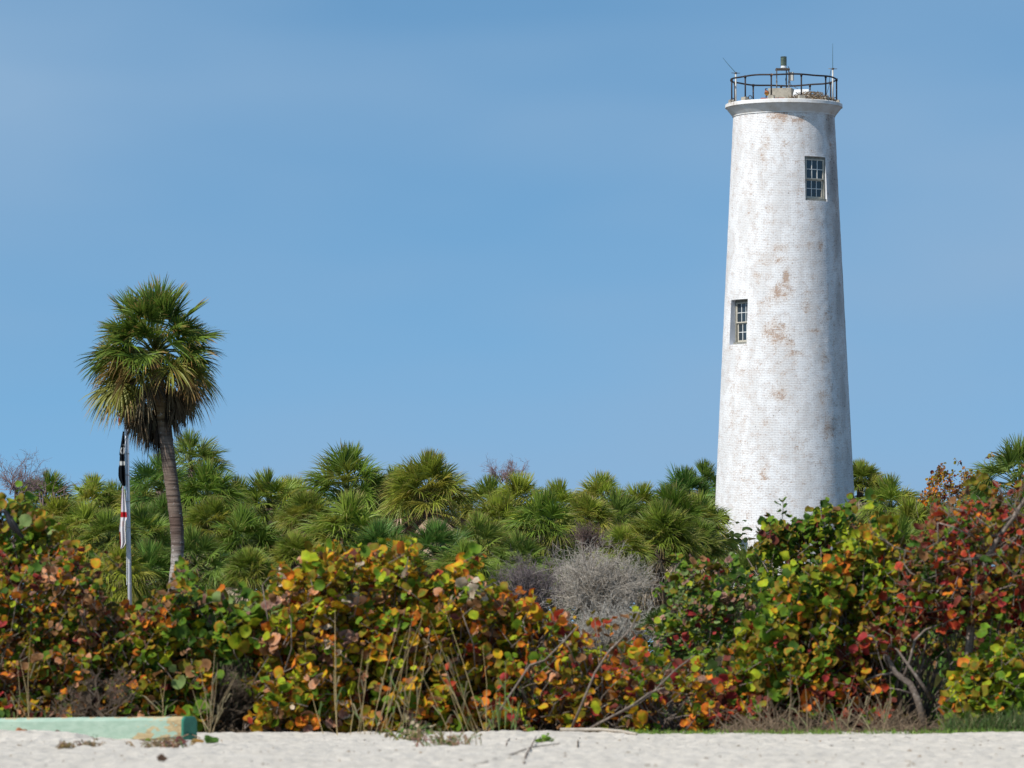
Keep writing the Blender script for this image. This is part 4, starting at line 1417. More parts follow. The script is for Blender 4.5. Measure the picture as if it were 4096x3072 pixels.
def shrub(label, outline, ybot, Y, depth, n, lr, pal, k=(6, 10), wood=10, wcol=None, bare=0.0, name='sea_grape_bush', lean=0.0, topbias=1.0, cat='bush', limb=0.02, group='sea grape bushes along the top of the beach'):
    """stems that end on or inside an outline, each with its spiral of round leaves"""
    xs = [p[0] for p in outline]
    tops = [p[1] for p in outline]
    names, wts = parse(pal)
    wts = wts / wts.sum()
    x0, x1 = xs[0], xs[-1]
    b = at((x0 + x1) / 2, 2930, Y)
    g = gz(b.x, Y)
    o = empty(name, (b.x, Y, g), label, cat, group)
    wd, lf = MB(), MB()
    pos, nor, dr, sz, cu, fo, c0, c1 = [], [], [], [], [], [], [], []
    rs = random.Random(int(x0 * 7 + Y * 13 + n))
    roots = [Vector((b.x + rs.uniform(-.42, .42) * (x1 - x0) * Y / FPX, Y + rs.uniform(-.2, .3) * depth, g - 0.05)) for _ in range(max(2, wood // 3))]
    for i in range(n):
        px = rs.uniform(x0, x1)
        top = np.interp(px, xs, tops) + (40 if Y < 90 else 0)
        u = rs.random() ** topbias
        py = top + (ybot - top) * u + rs.gauss(0, 12)
        if py < top: py = top + abs(rs.gauss(0, 10))
        if u < .35 and rs.random() < .12: py = top - abs(rs.gauss(0, 42))
        # the front face slopes: low stems stand nearer the beach
        yy = Y + depth * (rs.uniform(-0.5, 0.5)) - depth * 0.30 * (u - 0.3)
        T = at(px, py, yy)
        gzz = gz(T.x, yy)
        if T.z < gzz + 0.06: T.z = gzz + rs.uniform(0.06, 0.2)
        d = Vector((rs.gauss(lean, .5), rs.gauss(-0.25, .45), rs.uniform(.25, 1.1))).normalized()
        if u > 0.75: d = Vector((rs.gauss(lean, .7), rs.gauss(-.4, .4), rs.uniform(-.15, .7))).normalized()
        ln = min(rs.uniform(.28, .55), max(0.15, (T.z - gzz) * 0.9 + .1))
        S = T - d * ln
        S.z = max(S.z, gzz + 0.02)
        mid = (S + T) / 2 + Vector((rs.gauss(0, .02), rs.gauss(0, .02), 0.02))
        wd.tube([S, mid, T], [0.0085, 0.006, 0.004], 5)
        if i % max(1, n // (wood * 3)) == 0:
            rt = min(roots, key=lambda q: (q - S).length + rs.random() * 1.2)
            h = (rt + S) / 2 + Vector((rs.gauss(0, .12), rs.gauss(0, .12), rs.gauss(.05, .1)))
            q1 = rt.lerp(h, .5) + Vector((rs.gauss(0, .06), rs.gauss(0, .05), 0))
            q2 = h.lerp(S, .5) + Vector((rs.gauss(0, .06), rs.gauss(0, .05), .03))
            wd.tube([rt, q1, h, q2, S], [limb, limb * .85, limb * .65, limb * .5, 0.009], 6)
        if rs.random() < bare: continue
        kk = rs.randint(*k)
        base_c = names[rng.choice(len(names), p=wts)]
        a0 = rs.uniform(0, 6.28)
        D = np.array(d)
        ref = np.array((0, 0, 1.0)) if abs(d.z) < .9 else np.array((1.0, 0, 0))
        e1 = np.cross(D, ref); e1 /= np.linalg.norm(e1)
        e2 = np.cross(D, e1)
        for j in range(kk):
            t = 1.0 - 0.85 * j / kk
            p = np.array(S.lerp(T, t))
            a = a0 + j * 2.6 + rs.gauss(0, .3)
            out = e1 * math.cos(a) + e2 * math.sin(a)
            dv = out + D * rs.uniform(0.0, 0.9)
            nn = D * 0.75 + out * -0.35 * rs.random() + np.array((-0.28, -0.42, 0.40)) * rs.uniform(0.2, 1.3) + rng.normal(0, 0.55, 3)
            s_ = lr * rs.uniform(0.42, 1.2) * (0.8 if j < 2 else 1)
            pos.append(p + out * 0.02)
            nor.append(nn); dr.append(dv); sz.append(s_)
            cu.append(rs.gauss(0.10, .26)); fo.append(rs.gauss(0.08, .24))
            nm = base_c if rs.random() < .5 else names[rng.choice(len(names), p=wts)]
            v = rs.uniform(.68, 1.28)
            c0.append(np.array(LC[nm][0]) * v); c1.append(np.array(LC[nm][1]) * v)
    wd.build('branches', M['wood'], o, smooth=True)
    if pos:
        leaves(lf, np.array(pos), np.array(nor), np.array(dr), np.array(sz), np.array(cu), np.array(fo), np.array(c0), np.array(c1))
        lf.build('leaves', M['leaf'], o, smooth=True)
    return o


# left stretch
shrub('olive and dark green bush with the black bird in it at the left edge', [(-330, 2010), (-120, 1975), (0, 1985), (85, 1955), (150, 1990), (215, 2100), (270, 2190)], 2330, 86.5, 1.6, 190, 0.092, 'mixgreen', topbias=1.3)
shrub('mauve and brown leaved bush at the left edge behind the mint timber', [(-560, 2200), (-160, 2200), (60, 2195), (200, 2200), (340, 2190)], 2900, 84.2, 2.0, 653, 0.074, 'mixed')
shrub('red-brown leaved bush with orange flecks in front of the flagpole', [(250, 2170), (320, 2150), (400, 2260), (520, 2410), (620, 2390)], 2900, 84.4, 2.0, 335, 0.074, 'mixed')
shrub('mixed green and mauve bush in front of the tall palm trunk', [(540, 2430), (640, 2390), (715, 2240), (780, 2320), (840, 2440)], 2900, 84.4, 2.0, 264, 0.092, 'mixgreen')
shrub('bush of large dull green leaves right of the tall palm trunk', [(810, 2430), (900, 2390), (980, 2370), (1060, 2350), (1120, 2380)], 2560, 84.6, 1.7, 120, .112, 'greens')
# centre
shrub('yellow and orange bush with trailing low leaves beside the dry brush', [(1040, 2620), (1075, 2420), (1130, 2290), (1180, 2250), (1260, 2180), (1330, 2230)], 2945, 84.2, 2.2, 310, 0.091, 'gold')
shrub('golden orange bush under the shaggy grey-green palm', [(1290, 2240), (1360, 2200), (1480, 2210), (1600, 2220)], 2930, 84.6, 2.2, 310, 0.091, 'gold')
shrub('yellow-green topped bush behind the tallest dry stalks', [(1560, 2230), (1650, 2170), (1720, 2250), (1800, 2290)], 2930, 84.6, 2.0, 241, 0.091, 'gold')
shrub('bush with a tuft of lime leaves standing up at its right end', [(1760, 2300), (1850, 2270), (1890, 2235), (1950, 2280), (2060, 2360)], 2920, 84.8, 2.0, 218, 0.091, 'gold', lean=.2)
shrub('thin orange-leaved bush with slanting bare stems left of the dead shrub', [(2010, 2390), (2090, 2360), (2200, 2390), (2300, 2450)], 2910, 84.6, 1.9, 120, .088, 'amber', lean=.45, bare=.08, wood=16, k=(4, 8))
shrub('thin maroon and orange bush below the dead grey shrub', [(2260, 2520), (2400, 2470), (2470, 2520), (2560, 2420), (2600, 2500)], 2920, 84.6, 1.8, 100, .086, 'amber', lean=.5, bare=.1, wood=18, k=(4, 8))
shrub('low sparse wine-red bush right of the driftwood stick', [(2540, 2560), (2650, 2560), (2760, 2600), (2860, 2660)], 2910, 84.6, 1.7, 85, .086, 'dusk', lean=.4, bare=.12, wood=18, k=(4, 8))
# by the lighthouse
shrub('small-leaved grey-green bush left of the lighthouse foot', [(2640, 2440), (2700, 2300), (2790, 2215), (2880, 2230), (2960, 2270), (3060, 2330)], 2800, 98, 2.4, 363, 0.075, 'graygreen')
shrub('dark green bush whose leaf tips stand out against the white tower', [(3050, 2190), (3085, 2075), (3130, 2110), (3200, 2120), (3250, 2070), (3310, 2020), (3370, 2050), (3430, 2110)], 2500, 103, 2.0, 260, .088, 'deep', topbias=1.5)
shrub('bright lime and green bush in front of the lighthouse foot', [(2980, 2480), (3060, 2340), (3160, 2260), (3260, 2230), (3340, 2230)], 2760, 85.6, 1.9, 228, 0.097, 'bright')
shrub('tall green and gold bush with a thin spire right of the lighthouse', [(3300, 2230), (3380, 2130), (3470, 2080), (3540, 1970), (3560, 2130), (3585, 2300)], 2640, 86.2, 1.6, 156, 0.088, 'bright', topbias=1.35, wood=14)
shrub('low dark bush with red and olive leaves under the lime bush', [(2900, 2660), (3050, 2600), (3250, 2560), (3450, 2560), (3560, 2600)], 2880, 85.4, 2.0, 190, .085, 'redlow', wood=14)
# right
shrub('olive-leaved bush in the shade behind the red trees', [(3640, 2330), (3750, 2220), (3900, 2150), (4200, 2120), (4650, 2140)], 2700, 95, 2.4, 340, .070, 'olive', wood=12)
shrub('red-leaved spreading bush above the crossing bare trunks', [(3440, 2470), (3520, 2330), (3600, 2380), (3720, 2350), (3800, 2400)], 2600, 85.8, 1.7, 80, .072, 'redtree', wood=20, limb=.022, k=(4, 8), bare=.15)


def red_tree():
    Y = 86.0
    o = shrub('red and orange leaved tree with a thick grey trunk at the right edge', [(3600, 2170), (3680, 2080), (3760, 2010), (3860, 1960), (3960, 1940), (4060, 1890), (4220, 1880), (4560, 1930)], 2480, Y - .1, 2.4, 638, .074, 'redtree', wood=5, bare=.06, k=(5, 9), name='sea_grape_tree', cat='tree', limb=.016, topbias=1.1, group='sea grape trees')
    Y = 85.1
    m = MB()
    b = at(3866, 2700, Y)
    pts = [Vector((b.x - .02, Y, gz(b.x, Y) - .05)), at(3868, 2700, Y), at(3880, 2560, Y), at(3885, 2440, Y), at(3905, 2340, Y), at(3950, 2230, Y), at(4000, 2140, Y), at(4060, 2060, Y), at(4110, 1980, Y), at(4140, 1920, Y)]
    m.tube(pts, [.085, .072, .066, .06, .056, .05, .044, .036, .026, .014], 10)
    m.build('trunk', M['wood'], o, smooth=True)
    for pl, r in (([(3905, 2340), (3800, 2360), (3700, 2320), (3640, 2290)], .035), ([(3950, 2230), (3850, 2240), (3760, 2200), (3690, 2210)], .035), ([(4000, 2140), (3900, 2150), (3820, 2110), (3750, 2090)], .032),
                  ([(4060, 2060), (3960, 2110), (3880, 2050), (3800, 2030)], .028), ([(3890, 2430), (3960, 2370), (4050, 2340), (4130, 2350)], .033), ([(4090, 2010), (4030, 1990), (3990, 1940), (3970, 1920)], .022), ([(3950, 2230), (4020, 2200), (4090, 2120), (4130, 2090)], .03)):
        m = MB()
        n = len(pl)
        m.tube([at(x, y, Y - .1 * i * random.uniform(.3, 1.2)) for i, (x, y) in enumerate(pl)], [.7 * r * (1 - .65 * i / (n - 1)) for i in range(n)], 8)
        e = at(*pl[-1], Y - .3)
        rs = random.Random(int(pl[-1][0]))
        for q in range(3 if pl[-1][1] > 2080 else 0):
            p0 = at(*pl[1 + q % (n - 1)], Y - .2)
            twig_tree(m, p0, Vector((rs.gauss(-.5, .5), rs.gauss(0, .4), rs.gauss(.1, .35))).normalized(), .6, .012, 2, rs, .55, (1, 1, 1), .05, (2, 3))
        m.build('limb', M['wood'], o, smooth=True)


red_tree()


def leaning_tree():
    Y = 84.9
    b = at(3690, 2880, Y)
    o = empty('sea_grape_tree', (b.x, Y, gz(b.x, Y)), 'bare grey trunk leaning left with a thin crossing stem at the lower right', 'tree', 'sea grape trees')
    m = MB()
    m.tube([Vector((b.x + .08, Y, gz(b.x, Y) - .05)), at(3672, 2800, Y), at(3640, 2735, Y), at(3580, 2690, Y), at(3550, 2630, Y), at(3520, 2580, Y), at(3490, 2545, Y), at(3440, 2540, Y)], [.068, .060, .053, .046, .04, .033, .025, .014], 9)
    m.build('trunk', M['wood'], o, smooth=True)
    for pl, r in (([(3725, 2800), (3690, 2740), (3640, 2670), (3590, 2600), (3540, 2560)], .045), ([(3610, 2720), (3640, 2640), (3660, 2560), (3700, 2520), (3780, 2490), (3870, 2440)], .034),
                  ([(3580, 2690), (3520, 2700), (3460, 2720), (3390, 2705)], .028), ([(3540, 2610), (3480, 2615), (3420, 2600), (3350, 2640)], .022), ([(3660, 2780), (3600, 2760), (3540, 2750), (3450, 2790), (3420, 2840)], .026)):
        m = MB()
        n = len(pl)
        m.tube([at(x, y, Y - .12 * math.sin(i)) for i, (x, y) in enumerate(pl)], [.75 * r * (1 - .6 * i / (n - 1)) for i in range(n)], 8)
        m.build('limb', M['wood'], o, smooth=True)


leaning_tree()
shrub('yellow-green bush low down at the right edge over the grass', [(3800, 2700), (3880, 2590), (3960, 2520), (4050, 2500), (4200, 2490), (4650, 2380)], 2880, 84.2, 1.6, 288, 0.090, 'bright')
# the far orange leaved tree on the skyline
o = shrub('far tree of small orange-brown leaves on the skyline at right', [(3690, 1915), (3740, 1885), (3760, 1872), (3840, 1890), (3900, 1885), (3990, 1900)], 2010, 190, 2.0, 150, .062, 'farleaf', wood=16, name='sea_grape_tree', cat='tree', limb=.018, group='sea grape trees')


def slanting_branches():
    """long pale limbs of the sparse bushes at mid right"""
    Y = 84.0
    sets = [('long pale branch slanting up through the orange bush', [(2060, 2750), (2120, 2660), (2180, 2640), (2260, 2560), (2330, 2480)], .022),
            ('pale branch slanting up below the dead grey shrub', [(2330, 2810), (2380, 2690), (2440, 2600), (2520, 2520), (2560, 2440)], .024),
            ('long pale branch slanting up right of the dead shrub', [(2480, 2850), (2560, 2810), (2620, 2760), (2700, 2680), (2780, 2620)], .022),
            ('low pale branch slanting up among wine-red leaves', [(2440, 2870), (2530, 2820), (2600, 2770), (2640, 2755), (2660, 2750)], .02)]
    for lab, pl, r in sets:
        Y = 83.2
        b = at(*pl[0], Y)
        m = MB()
        n = len(pl)
        p0, p1 = at(*pl[0], Y), at(*pl[1], Y - .05)
        k_ = min(2.5, (p0.z - gz(b.x, Y) + .03) / max(.05, p1.z - p0.z))
        root = p0 - (p1 - p0) * k_ + Vector((0, .25, 0))
        root.z = min(root.z, gz(root.x, root.y) - .02) if k_ < 2.5 else root.z
        pts = [root] + [at(x, y, Y - .05 * i) for i, (x, y) in enumerate(pl)]
        m.tube(pts, [r * .9] + [.78 * r * (1 - .5 * i / (n - 1)) for i in range(n)], 8)
        o = m.build('branch', M['wood'], None, smooth=True, loc=pts[0])
        tag(o, lab, 'branch', 'bare branches among the sparse bushes')


slanting_branches()

# ------------------------------------------------------------------ understorey stuff
def leaf_mass(name, label, boxes, n, lr, cols, cat):
    pos, nor, dr, sz, cu, fo, c0, c1 = [], [], [], [], [], [], [], []
    for (xa, xb, ytop, ybot, Ya, Yb), cnt in zip(boxes, n):
        for i in range(cnt):
            Y = random.uniform(Ya, Yb)
            px = random.uniform(xa, xb)
            py = ytop + (ybot - ytop) * random.random() + 40 * mnoise.noise(Vector((px * .012, 3, 0)))
            p = at(px, py, Y)
            if p.z < gz(p.x, Y) + .03: p.z = gz(p.x, Y) + random.uniform(.03, .3)
            pos.append(np.array(p)); nor.append(np.array((-.2, -.4, .6)) + rng.normal(0, .6, 3)); dr.append(rng.normal(0, 1, 3))
            sz.append(lr * random.uniform(.6, 1.3)); cu.append(random.gauss(0, .2)); fo.append(random.gauss(0, .2))
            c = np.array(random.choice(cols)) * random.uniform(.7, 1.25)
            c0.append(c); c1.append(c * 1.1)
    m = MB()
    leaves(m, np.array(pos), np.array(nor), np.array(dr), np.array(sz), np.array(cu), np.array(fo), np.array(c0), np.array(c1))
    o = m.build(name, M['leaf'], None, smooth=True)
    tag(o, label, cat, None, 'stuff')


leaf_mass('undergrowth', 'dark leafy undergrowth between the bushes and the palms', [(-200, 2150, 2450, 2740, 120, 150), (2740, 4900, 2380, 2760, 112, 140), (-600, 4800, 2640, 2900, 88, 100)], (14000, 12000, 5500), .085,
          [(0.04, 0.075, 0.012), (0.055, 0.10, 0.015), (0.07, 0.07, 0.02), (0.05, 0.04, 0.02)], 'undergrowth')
leaf_mass('distant_undergrowth', 'dark green leaves between the palm trunks of the thicket', [(-700, 3000, 2090, 2780, 205, 262), (3380, 4900, 2090, 2780, 205, 262)], (17000, 8000), .17,  # low leaves in dark greens and brown, filling the gaps behind the palms
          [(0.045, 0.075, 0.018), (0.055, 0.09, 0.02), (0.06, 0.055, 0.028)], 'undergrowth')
leaf_mass('fern_growth', 'fresh bright green small-leaved growth behind the red bush at right', [(3420, 3640, 2300, 2480, 104, 110), (3400, 3700, 2560, 2760, 92, 97)], (1500, 500), .035, [(0.12, 0.24, 0.02), (0.16, 0.28, 0.03), (0.08, 0.17, 0.02)], 'undergrowth')


def dry_tangle(name, label, xa, xb, ytop, n, col, Ya=82.6, Yb=84.6, r=.006):
    m = MB()
    for i in range(n):
        px = random.uniform(xa, xb)
        Y = random.uniform(Ya, Yb)
        g = at(px, 2920, Y)
        z0 = gz(g.x, Y) - 0.01
        if mnoise.noise(Vector((px * .013, 2.2, 0))) * 1.2 + .45 < random.random(): continue
        hmax = (2925 - np.interp(px, [xa, xb], ytop)) * Y / FPX * (0.65 + 0.8 * mnoise.noise(Vector((px * .009, 9.2, 0))))
        p = Vector((g.x, Y, z0))
        d = Vector((random.gauss(0, .7), random.gauss(0, .4), random.uniform(.2, 1.2))).normalized()
        ln = hmax * random.uniform(.4, 1.1)
        pts = [p]
        for k in range(4):
            d = (d + Vector((random.gauss(0, .3), random.gauss(0, .25), random.gauss(-.08, .25)))).normalized()
            q = pts[-1] + d * ln / 4
            q.z = max(q.z, z0 + .01)
            pts.append(q)
        v = random.uniform(.6, 1.35)
        m.tube(pts, [r, r * .9, r * .8, r * .65, r * .4], 4, tuple(c * v for c in col))
    o = m.build(name, M['dry'], None)
    tag(o, label, 'undergrowth', None, 'stuff')


dry_tangle('dry_undergrowth', 'tangle of dry brown stems along the foot of the bushes at right', 2850, 4150, (2690, 2720), 1700, (0.22, 0.155, 0.10))
dry_tangle('dry_undergrowth', 'dry stems and litter along the foot of the bushes at left', -150, 2500, (2800, 2820), 1100, (0.17, 0.12, 0.075), 83.0, 84.8, .005)


def grass_strip(label, xa, xb, ys, n, hpx, cols, Y0, lean=.4, name='grass'):
    m = MB()
    for i in range(n):
        px = random.uniform(xa, xb)
        dens = mnoise.noise(Vector((px * .011, 7.7, 0))) + .35
        if random.random() > dens + .25: continue
        Y = Y0 + random.uniform(-.45, .45)
        p = at(px, 2925, Y)
        p.z = gz(p.x, Y) - .01
        h = np.interp(px, [xa, xb], hpx) * Y / FPX * random.uniform(.4, 1.1)
        d = Vector((random.gauss(0, lean), random.gauss(0, lean), 1)).normalized()
        q = p + d * h * .6
        e = q + (d + Vector((random.gauss(0, .5), random.gauss(0, .4), -.25))).normalized() * h * .5
        wv = Vector((random.gauss(0, 1), random.gauss(0, 1), 0)).normalized() * .007
        c = np.array(random.choice(cols)) * random.uniform(.7, 1.25)
        m.add([p - wv, p + wv, q - wv * .8, q + wv * .8, e], [[[0, 1, 3, 2]], [[2, 3, 4]]], c)
    o = m.build(name, M['grass'], None)
    tag(o, label, 'grass', None, 'stuff')


grass_strip('fresh green creeping growth along the sand edge at right', 2480, 4150, None, 2600, (28, 34), [(0.16, 0.30, 0.03), (0.12, 0.24, 0.03), (0.22, 0.30, 0.05)], 82.3, .9, 'ground_cover')
grass_strip('tufted dark grass at the foot of the right-hand bush', 3780, 4180, None, 1500, (90, 120), [(0.07, 0.14, 0.03), (0.10, 0.16, 0.04), (0.18, 0.18, 0.07)], 82.9, .35)


def stalk_clump(label, stalks, Y, col=(0.36, 0.27, 0.13), green=False, r=.0052):
    """dry sea-oat stalks: each from its foot to its tip"""
    b = at(stalks[0][0], 2930, Y)
    o = empty('green_reed' if green else 'dry_grass', (b.x, Y, gz(b.x, Y)), label, 'reed' if green else 'dry grass', 'tall grass stalks at the foot of the bushes')
    m = MB()
    bl = MB()
    for (fx, tx_, ty) in stalks:
        yy = Y + random.uniform(-.35, .35)
        f = at(fx, 2930, yy)
        f.z = gz(f.x, yy) - .02
        t = at(tx_, ty, yy + random.uniform(-.3, .3))
        midp = f.lerp(t, .55) + Vector((random.gauss(0, .03), 0, .02))
        v = random.uniform(.75, 1.25)
        m.tube([f, f.lerp(midp, .5), midp, midp.lerp(t, .5), t], [r, r, r * .85, r * .7, r * .4], 5, tuple(c * v for c in col))
        for q in range(3 if green else 2):
            s = f.lerp(t, random.uniform(.05, .6))
            e = s + Vector((random.gauss(0, .16), random.gauss(0, .12), random.uniform(.12, .35)))
            k_ = s.lerp(e, .6) + Vector((0, 0, .05))
            e.z -= .04
            wv = Vector((.012, .006, 0))
            c = np.array((0.17, 0.26, 0.07) if (green or random.random() < .3) else (0.36, 0.29, 0.16)) * random.uniform(.7, 1.2)
            bl.add([s - wv * .6, s + wv * .6, k_ - wv, k_ + wv, e], [[[0, 1, 3, 2]], [[2, 3, 4]]], c)
    m.build('plant_stems', M['dry'], o)
    bl.build('grass_blades', M['grass'], o)


stalk_clump('fan of tall tan stalks rising in front of the golden bush', [(1430, 1470, 2620), (1440, 1490, 2560), (1480, 1600, 2490), (1500, 1630, 2520), (1520, 1690, 2470), (1560, 1655, 2440), (1590, 1700, 2620), (1540, 1580, 2640), (1610, 1640, 2500), (1620, 1690, 2450), (1650, 1720, 2500)], 82.0)
stalk_clump('tan stalks leaning left in front of the lime-tufted bush', [(1900, 1690, 2560), (1880, 1750, 2600), (1920, 1720, 2480), (1800, 1660, 2650), (1900, 1800, 2590), (1940, 1770, 2410), (1860, 1780, 2690), (1945, 1930, 2580)], 82.1)
stalk_clump('two thin upright stalks before the yellow bush', [(1348, 1340, 2440), (1350, 1335, 2680), (1400, 1400, 2780), (1460, 1452, 2600), (1295, 1250, 2790)], 81.9, r=.007)
stalk_clump('spray of pale stalks by the dry brush beside the timber end', [(835, 800, 2680), (838, 860, 2600), (845, 950, 2690), (850, 930, 2720), (828, 770, 2760), (840, 870, 2650)], 82.4, (0.33, 0.25, 0.14))
stalk_clump('thin stalks among brown leaves behind the mint timber', [(118, 120, 2560), (120, 80, 2640), (650, 665, 2700), (648, 640, 2740), (60, 70, 2660), (150, 40, 2760)], 82.6, r=.006)
stalk_clump('green reed shoots standing before the sparse orange bush', [(2020, 2022, 2640), (2000, 1985, 2760), (2045, 2060, 2740), (1975, 1960, 2800), (2060, 2085, 2800)], 82.0, (0.20, 0.24, 0.09), True)
stalk_clump('dry stalks standing in the brown tangle under the red bush', [(3150, 3160, 2680), (3190, 3180, 2700), (3230, 3220, 2740), (3280, 3300, 2780), (3340, 3420, 2700), (3400, 3500, 2740), (3530, 3560, 2700), (3390, 3395, 2760), (3480, 3560, 2790), (3560, 3480, 2720)], 82.6, (0.30, 0.22, 0.13))
stalk_clump('broad green blades growing behind the crossing bare trunks', [(3600, 3590, 2520), (3625, 3615, 2500), (3640, 3660, 2530), (3610, 3580, 2560), (3690, 3680, 2620), (3770, 3775, 2500)], 90, (0.12, 0.26, 0.04), True, .016)

# ------------------------------------------------------------------ things on the sand
def timber():
    Y = 78.6
    e = at(752, 2915, Y)
    ax = Vector((math.cos(R(33)), -math.sin(R(33)), 0.010)).normalized()
    sd_ = Vector((math.sin(R(33)), math.cos(R(33)), 0))
    up = ax.cross(sd_)
    if up.z < 0: up = -up
    hw, hh, ch = 0.165, 0.185, 0.055
    prof = [(-hw, -hh + ch), (-hw, hh - ch), (-hw + ch, hh), (hw - ch, hh), (hw, hh - ch), (hw, -hh + ch), (hw - ch, -hh), (-hw + ch, -hh)]
    loc = Vector((e.x, e.y, gz(e.x, e.y) - 0.01))
    o = empty('timber', loc, 'thick weathered timber with flaking mint green paint half buried in the sand', 'timber')
    cen = Vector((e.x, e.y, at(752, 2918, Y).z))
    m = MB()
    nl = 46
    V, col = [], []
    Ltot = 5.4
    for i in range(nl):
        s = -Ltot * (1 - (i / (nl - 1)))
        tk = 1.0
        for k, (a, b) in enumerate(prof):
            bb = b
            if s > -0.75 and b < 0:
                bb = b * (1 - 0.30 * ((s + .75) / .75) ** 1.5)
            p = cen + ax * s + sd_ * a * tk + up * bb
            jit = 0.006 * mnoise.noise(p * 3)
            V.append(p + up * jit)
            wv = 0.0
            if b > 0.15: wv = 0.50
            if s > -0.75: wv = max(wv, 0.24 + 0.42 * (s + .75) / .75)
            if b < -0.1 and s > -.9: wv = max(wv, .5)
            if s < -3.6: wv = max(wv, .3)
            col.append((wv, 0, 0))
    F = []
    for i in range(nl - 1):
        for k in range(8):
            l = (k + 1) % 8
            F.append([i * 8 + k, (i + 1) * 8 + k, (i + 1) * 8 + l, i * 8 + l])
    m.add(V, [F, [list(range(8))], [list(range((nl - 1) * 8, nl * 8))[::-1]]], col)
    m.build('beam', M['timber'], o)
    m = MB()
    V = [cen + ax * (0.004 + d) + sd_ * a * f + up * (b * f * (0.98 if b > 0 else 1.0)) for d, f in ((0, 1.03), (0.03, 1.03), (0.04, .96)) for a, b in prof]
    F = [[i * 8 + k, (i + 1) * 8 + k, (i + 1) * 8 + (k + 1) % 8, i * 8 + (k + 1) % 8] for i in range(2) for k in range(8)]
    m.add(V, [F, [list(range(16, 24))[::-1]], [list(range(8))]])
    m.build('painted_end', M['endcap'], o)


timber()


def black_bird():
    Y = 82.4
    q = at(55, 2120, Y)
    o = empty('bird', (q.x, Y, q.z - .1), 'glossy black bird perched in the bush at the left edge', 'bird')
    k = Y / FPX
    bl, bu = (0.005, 0.005, 0.007), (0.010, 0.010, 0.016)
    m = MB()
    pts = [(-6, 2049, 1.2, bl), (4, 2047, 3.2, bl), (9, 2046, 4, bl), (14, 2045, 8, bl), (21, 2047, 9.5, bl), (27, 2054, 9, bl), (33, 2066, 10.5, bu), (41, 2082, 14.5, bu), (50, 2098, 16.5, bl), (60, 2113, 15, bl), (69, 2125, 10.5, bl), (78, 2136, 8, bl), (88, 2147, 7.5, bl), (94, 2154, 4, bl)]
    P3 = [at(a, b, Y) for a, b, r, c in pts]
    m.tube(P3, [r * k for a, b, r, c in pts], 14, [c for a, b, r, c in pts])
    m.build('body', M['bird'], o, smooth=True)
    m = MB()
    wp = [(40, 2074, 3), (50, 2088, 9), (60, 2106, 10), (72, 2126, 7), (84, 2142, 2)]
    m.tube([at(a + 3, b, Y - .06) for a, b, r in wp], [r * k for a, b, r in wp], 10, bl)
    m.build('wing', M['bird'], o, smooth=True)
    for dx in (0, 8):
        m = MB()
        a = at(52 + dx, 2110, Y)
        m.tube([a, a + Vector((-.01, -.01, -.12)), a + Vector((-.03, -.02, -.13))], .008, 5, bl)
        m.build('leg', M['bird'], o)


black_bird()


def sand_leaf(px, py, col, s, lab, curl=.5, rz=0.0):
    Y = (CAMZ - .02) * FPX / max(60, (py - 2750))
    for _ in range(6):
        x = at(px, py, Y).x
        Y = min(82, (CAMZ - gz(x, Y) - .02) * FPX / max(60, (py - 2750)))
    p = at(px, py, Y)
    z = gz(p.x, Y) + .015
    m = MB()
    leaves(m, np.array([(p.x, Y, z)]), np.array([(.3 * math.cos(rz), -.35, .8)]), np.array([(math.cos(rz), math.sin(rz), .3)]), np.array([s]), np.array([curl]), np.array([.25]), np.array([col]), np.array([np.array(col) * 1.3]))
    o = m.build('fallen_leaf', M['leaf'], None, smooth=True, loc=(p.x, Y, z))
    md = o.modifiers.new('thickness', 'SOLIDIFY')
    md.thickness = .003
    tag(o, lab, 'leaf', 'dead leaves lying on the sand')


sand_leaf(205, 2955, (0.16, 0.10, 0.08), .10, 'curled dark brown leaf standing on the sand mound before the timber', .6)
sand_leaf(310, 2950, (0.13, 0.075, 0.04), .08, 'small twisted brown leaf against the timber', .8, 1)
sand_leaf(62, 2958, (0.42, 0.17, 0.08), .085, 'flat orange leaf on the sand mound at the far left', .05)
sand_leaf(625, 3045, (0.10, 0.06, 0.04), .052, 'dark shrivelled leaf nearest the bottom of the photo', .9, .3)
sand_leaf(822, 2975, (0.06, 0.12, 0.02), .10, 'green leaf lying right of the timber end', .4, .8)
sand_leaf(760, 2968, (0.30, 0.16, 0.04), .085, 'yellow-brown leaf under the timber end', .5, -.4)
sand_leaf(700, 2975, (0.16, 0.06, 0.05), .085, 'maroon leaf in the litter under the timber end', .5, .5)
sand_leaf(575, 2968, (0.16, 0.19, 0.03), .06, 'olive leaf pressed against the foot of the timber', .4, .2)


def on_sand(px, py):
    Y = 78.0
    for _ in range(8):
        x = at(px, py, Y).x
        Y = min(83, max(49, (CAMZ - gz(x, Y) - .01) * FPX / max(60, (py - 2750))))
    p = at(px, py, Y)
    return Vector((p.x, Y, gz(p.x, Y)))


def stick(pl, r, label, col=(0.40, 0.33, 0.26), cat='driftwood', name='driftwood'):
    pts = [on_sand(x, y) + Vector((0, 0, r + dz)) for x, y, dz in pl]
    m = MB()
    n = len(pts)
    m.tube(pts, [r * (1 - .5 * abs(i / (n - 1) - .3)) for i in range(n)], 7, col)
    o = m.build(name, M['dry'], None, smooth=True, loc=pts[0])
    tag(o, label, cat, 'sticks lying on the sand')


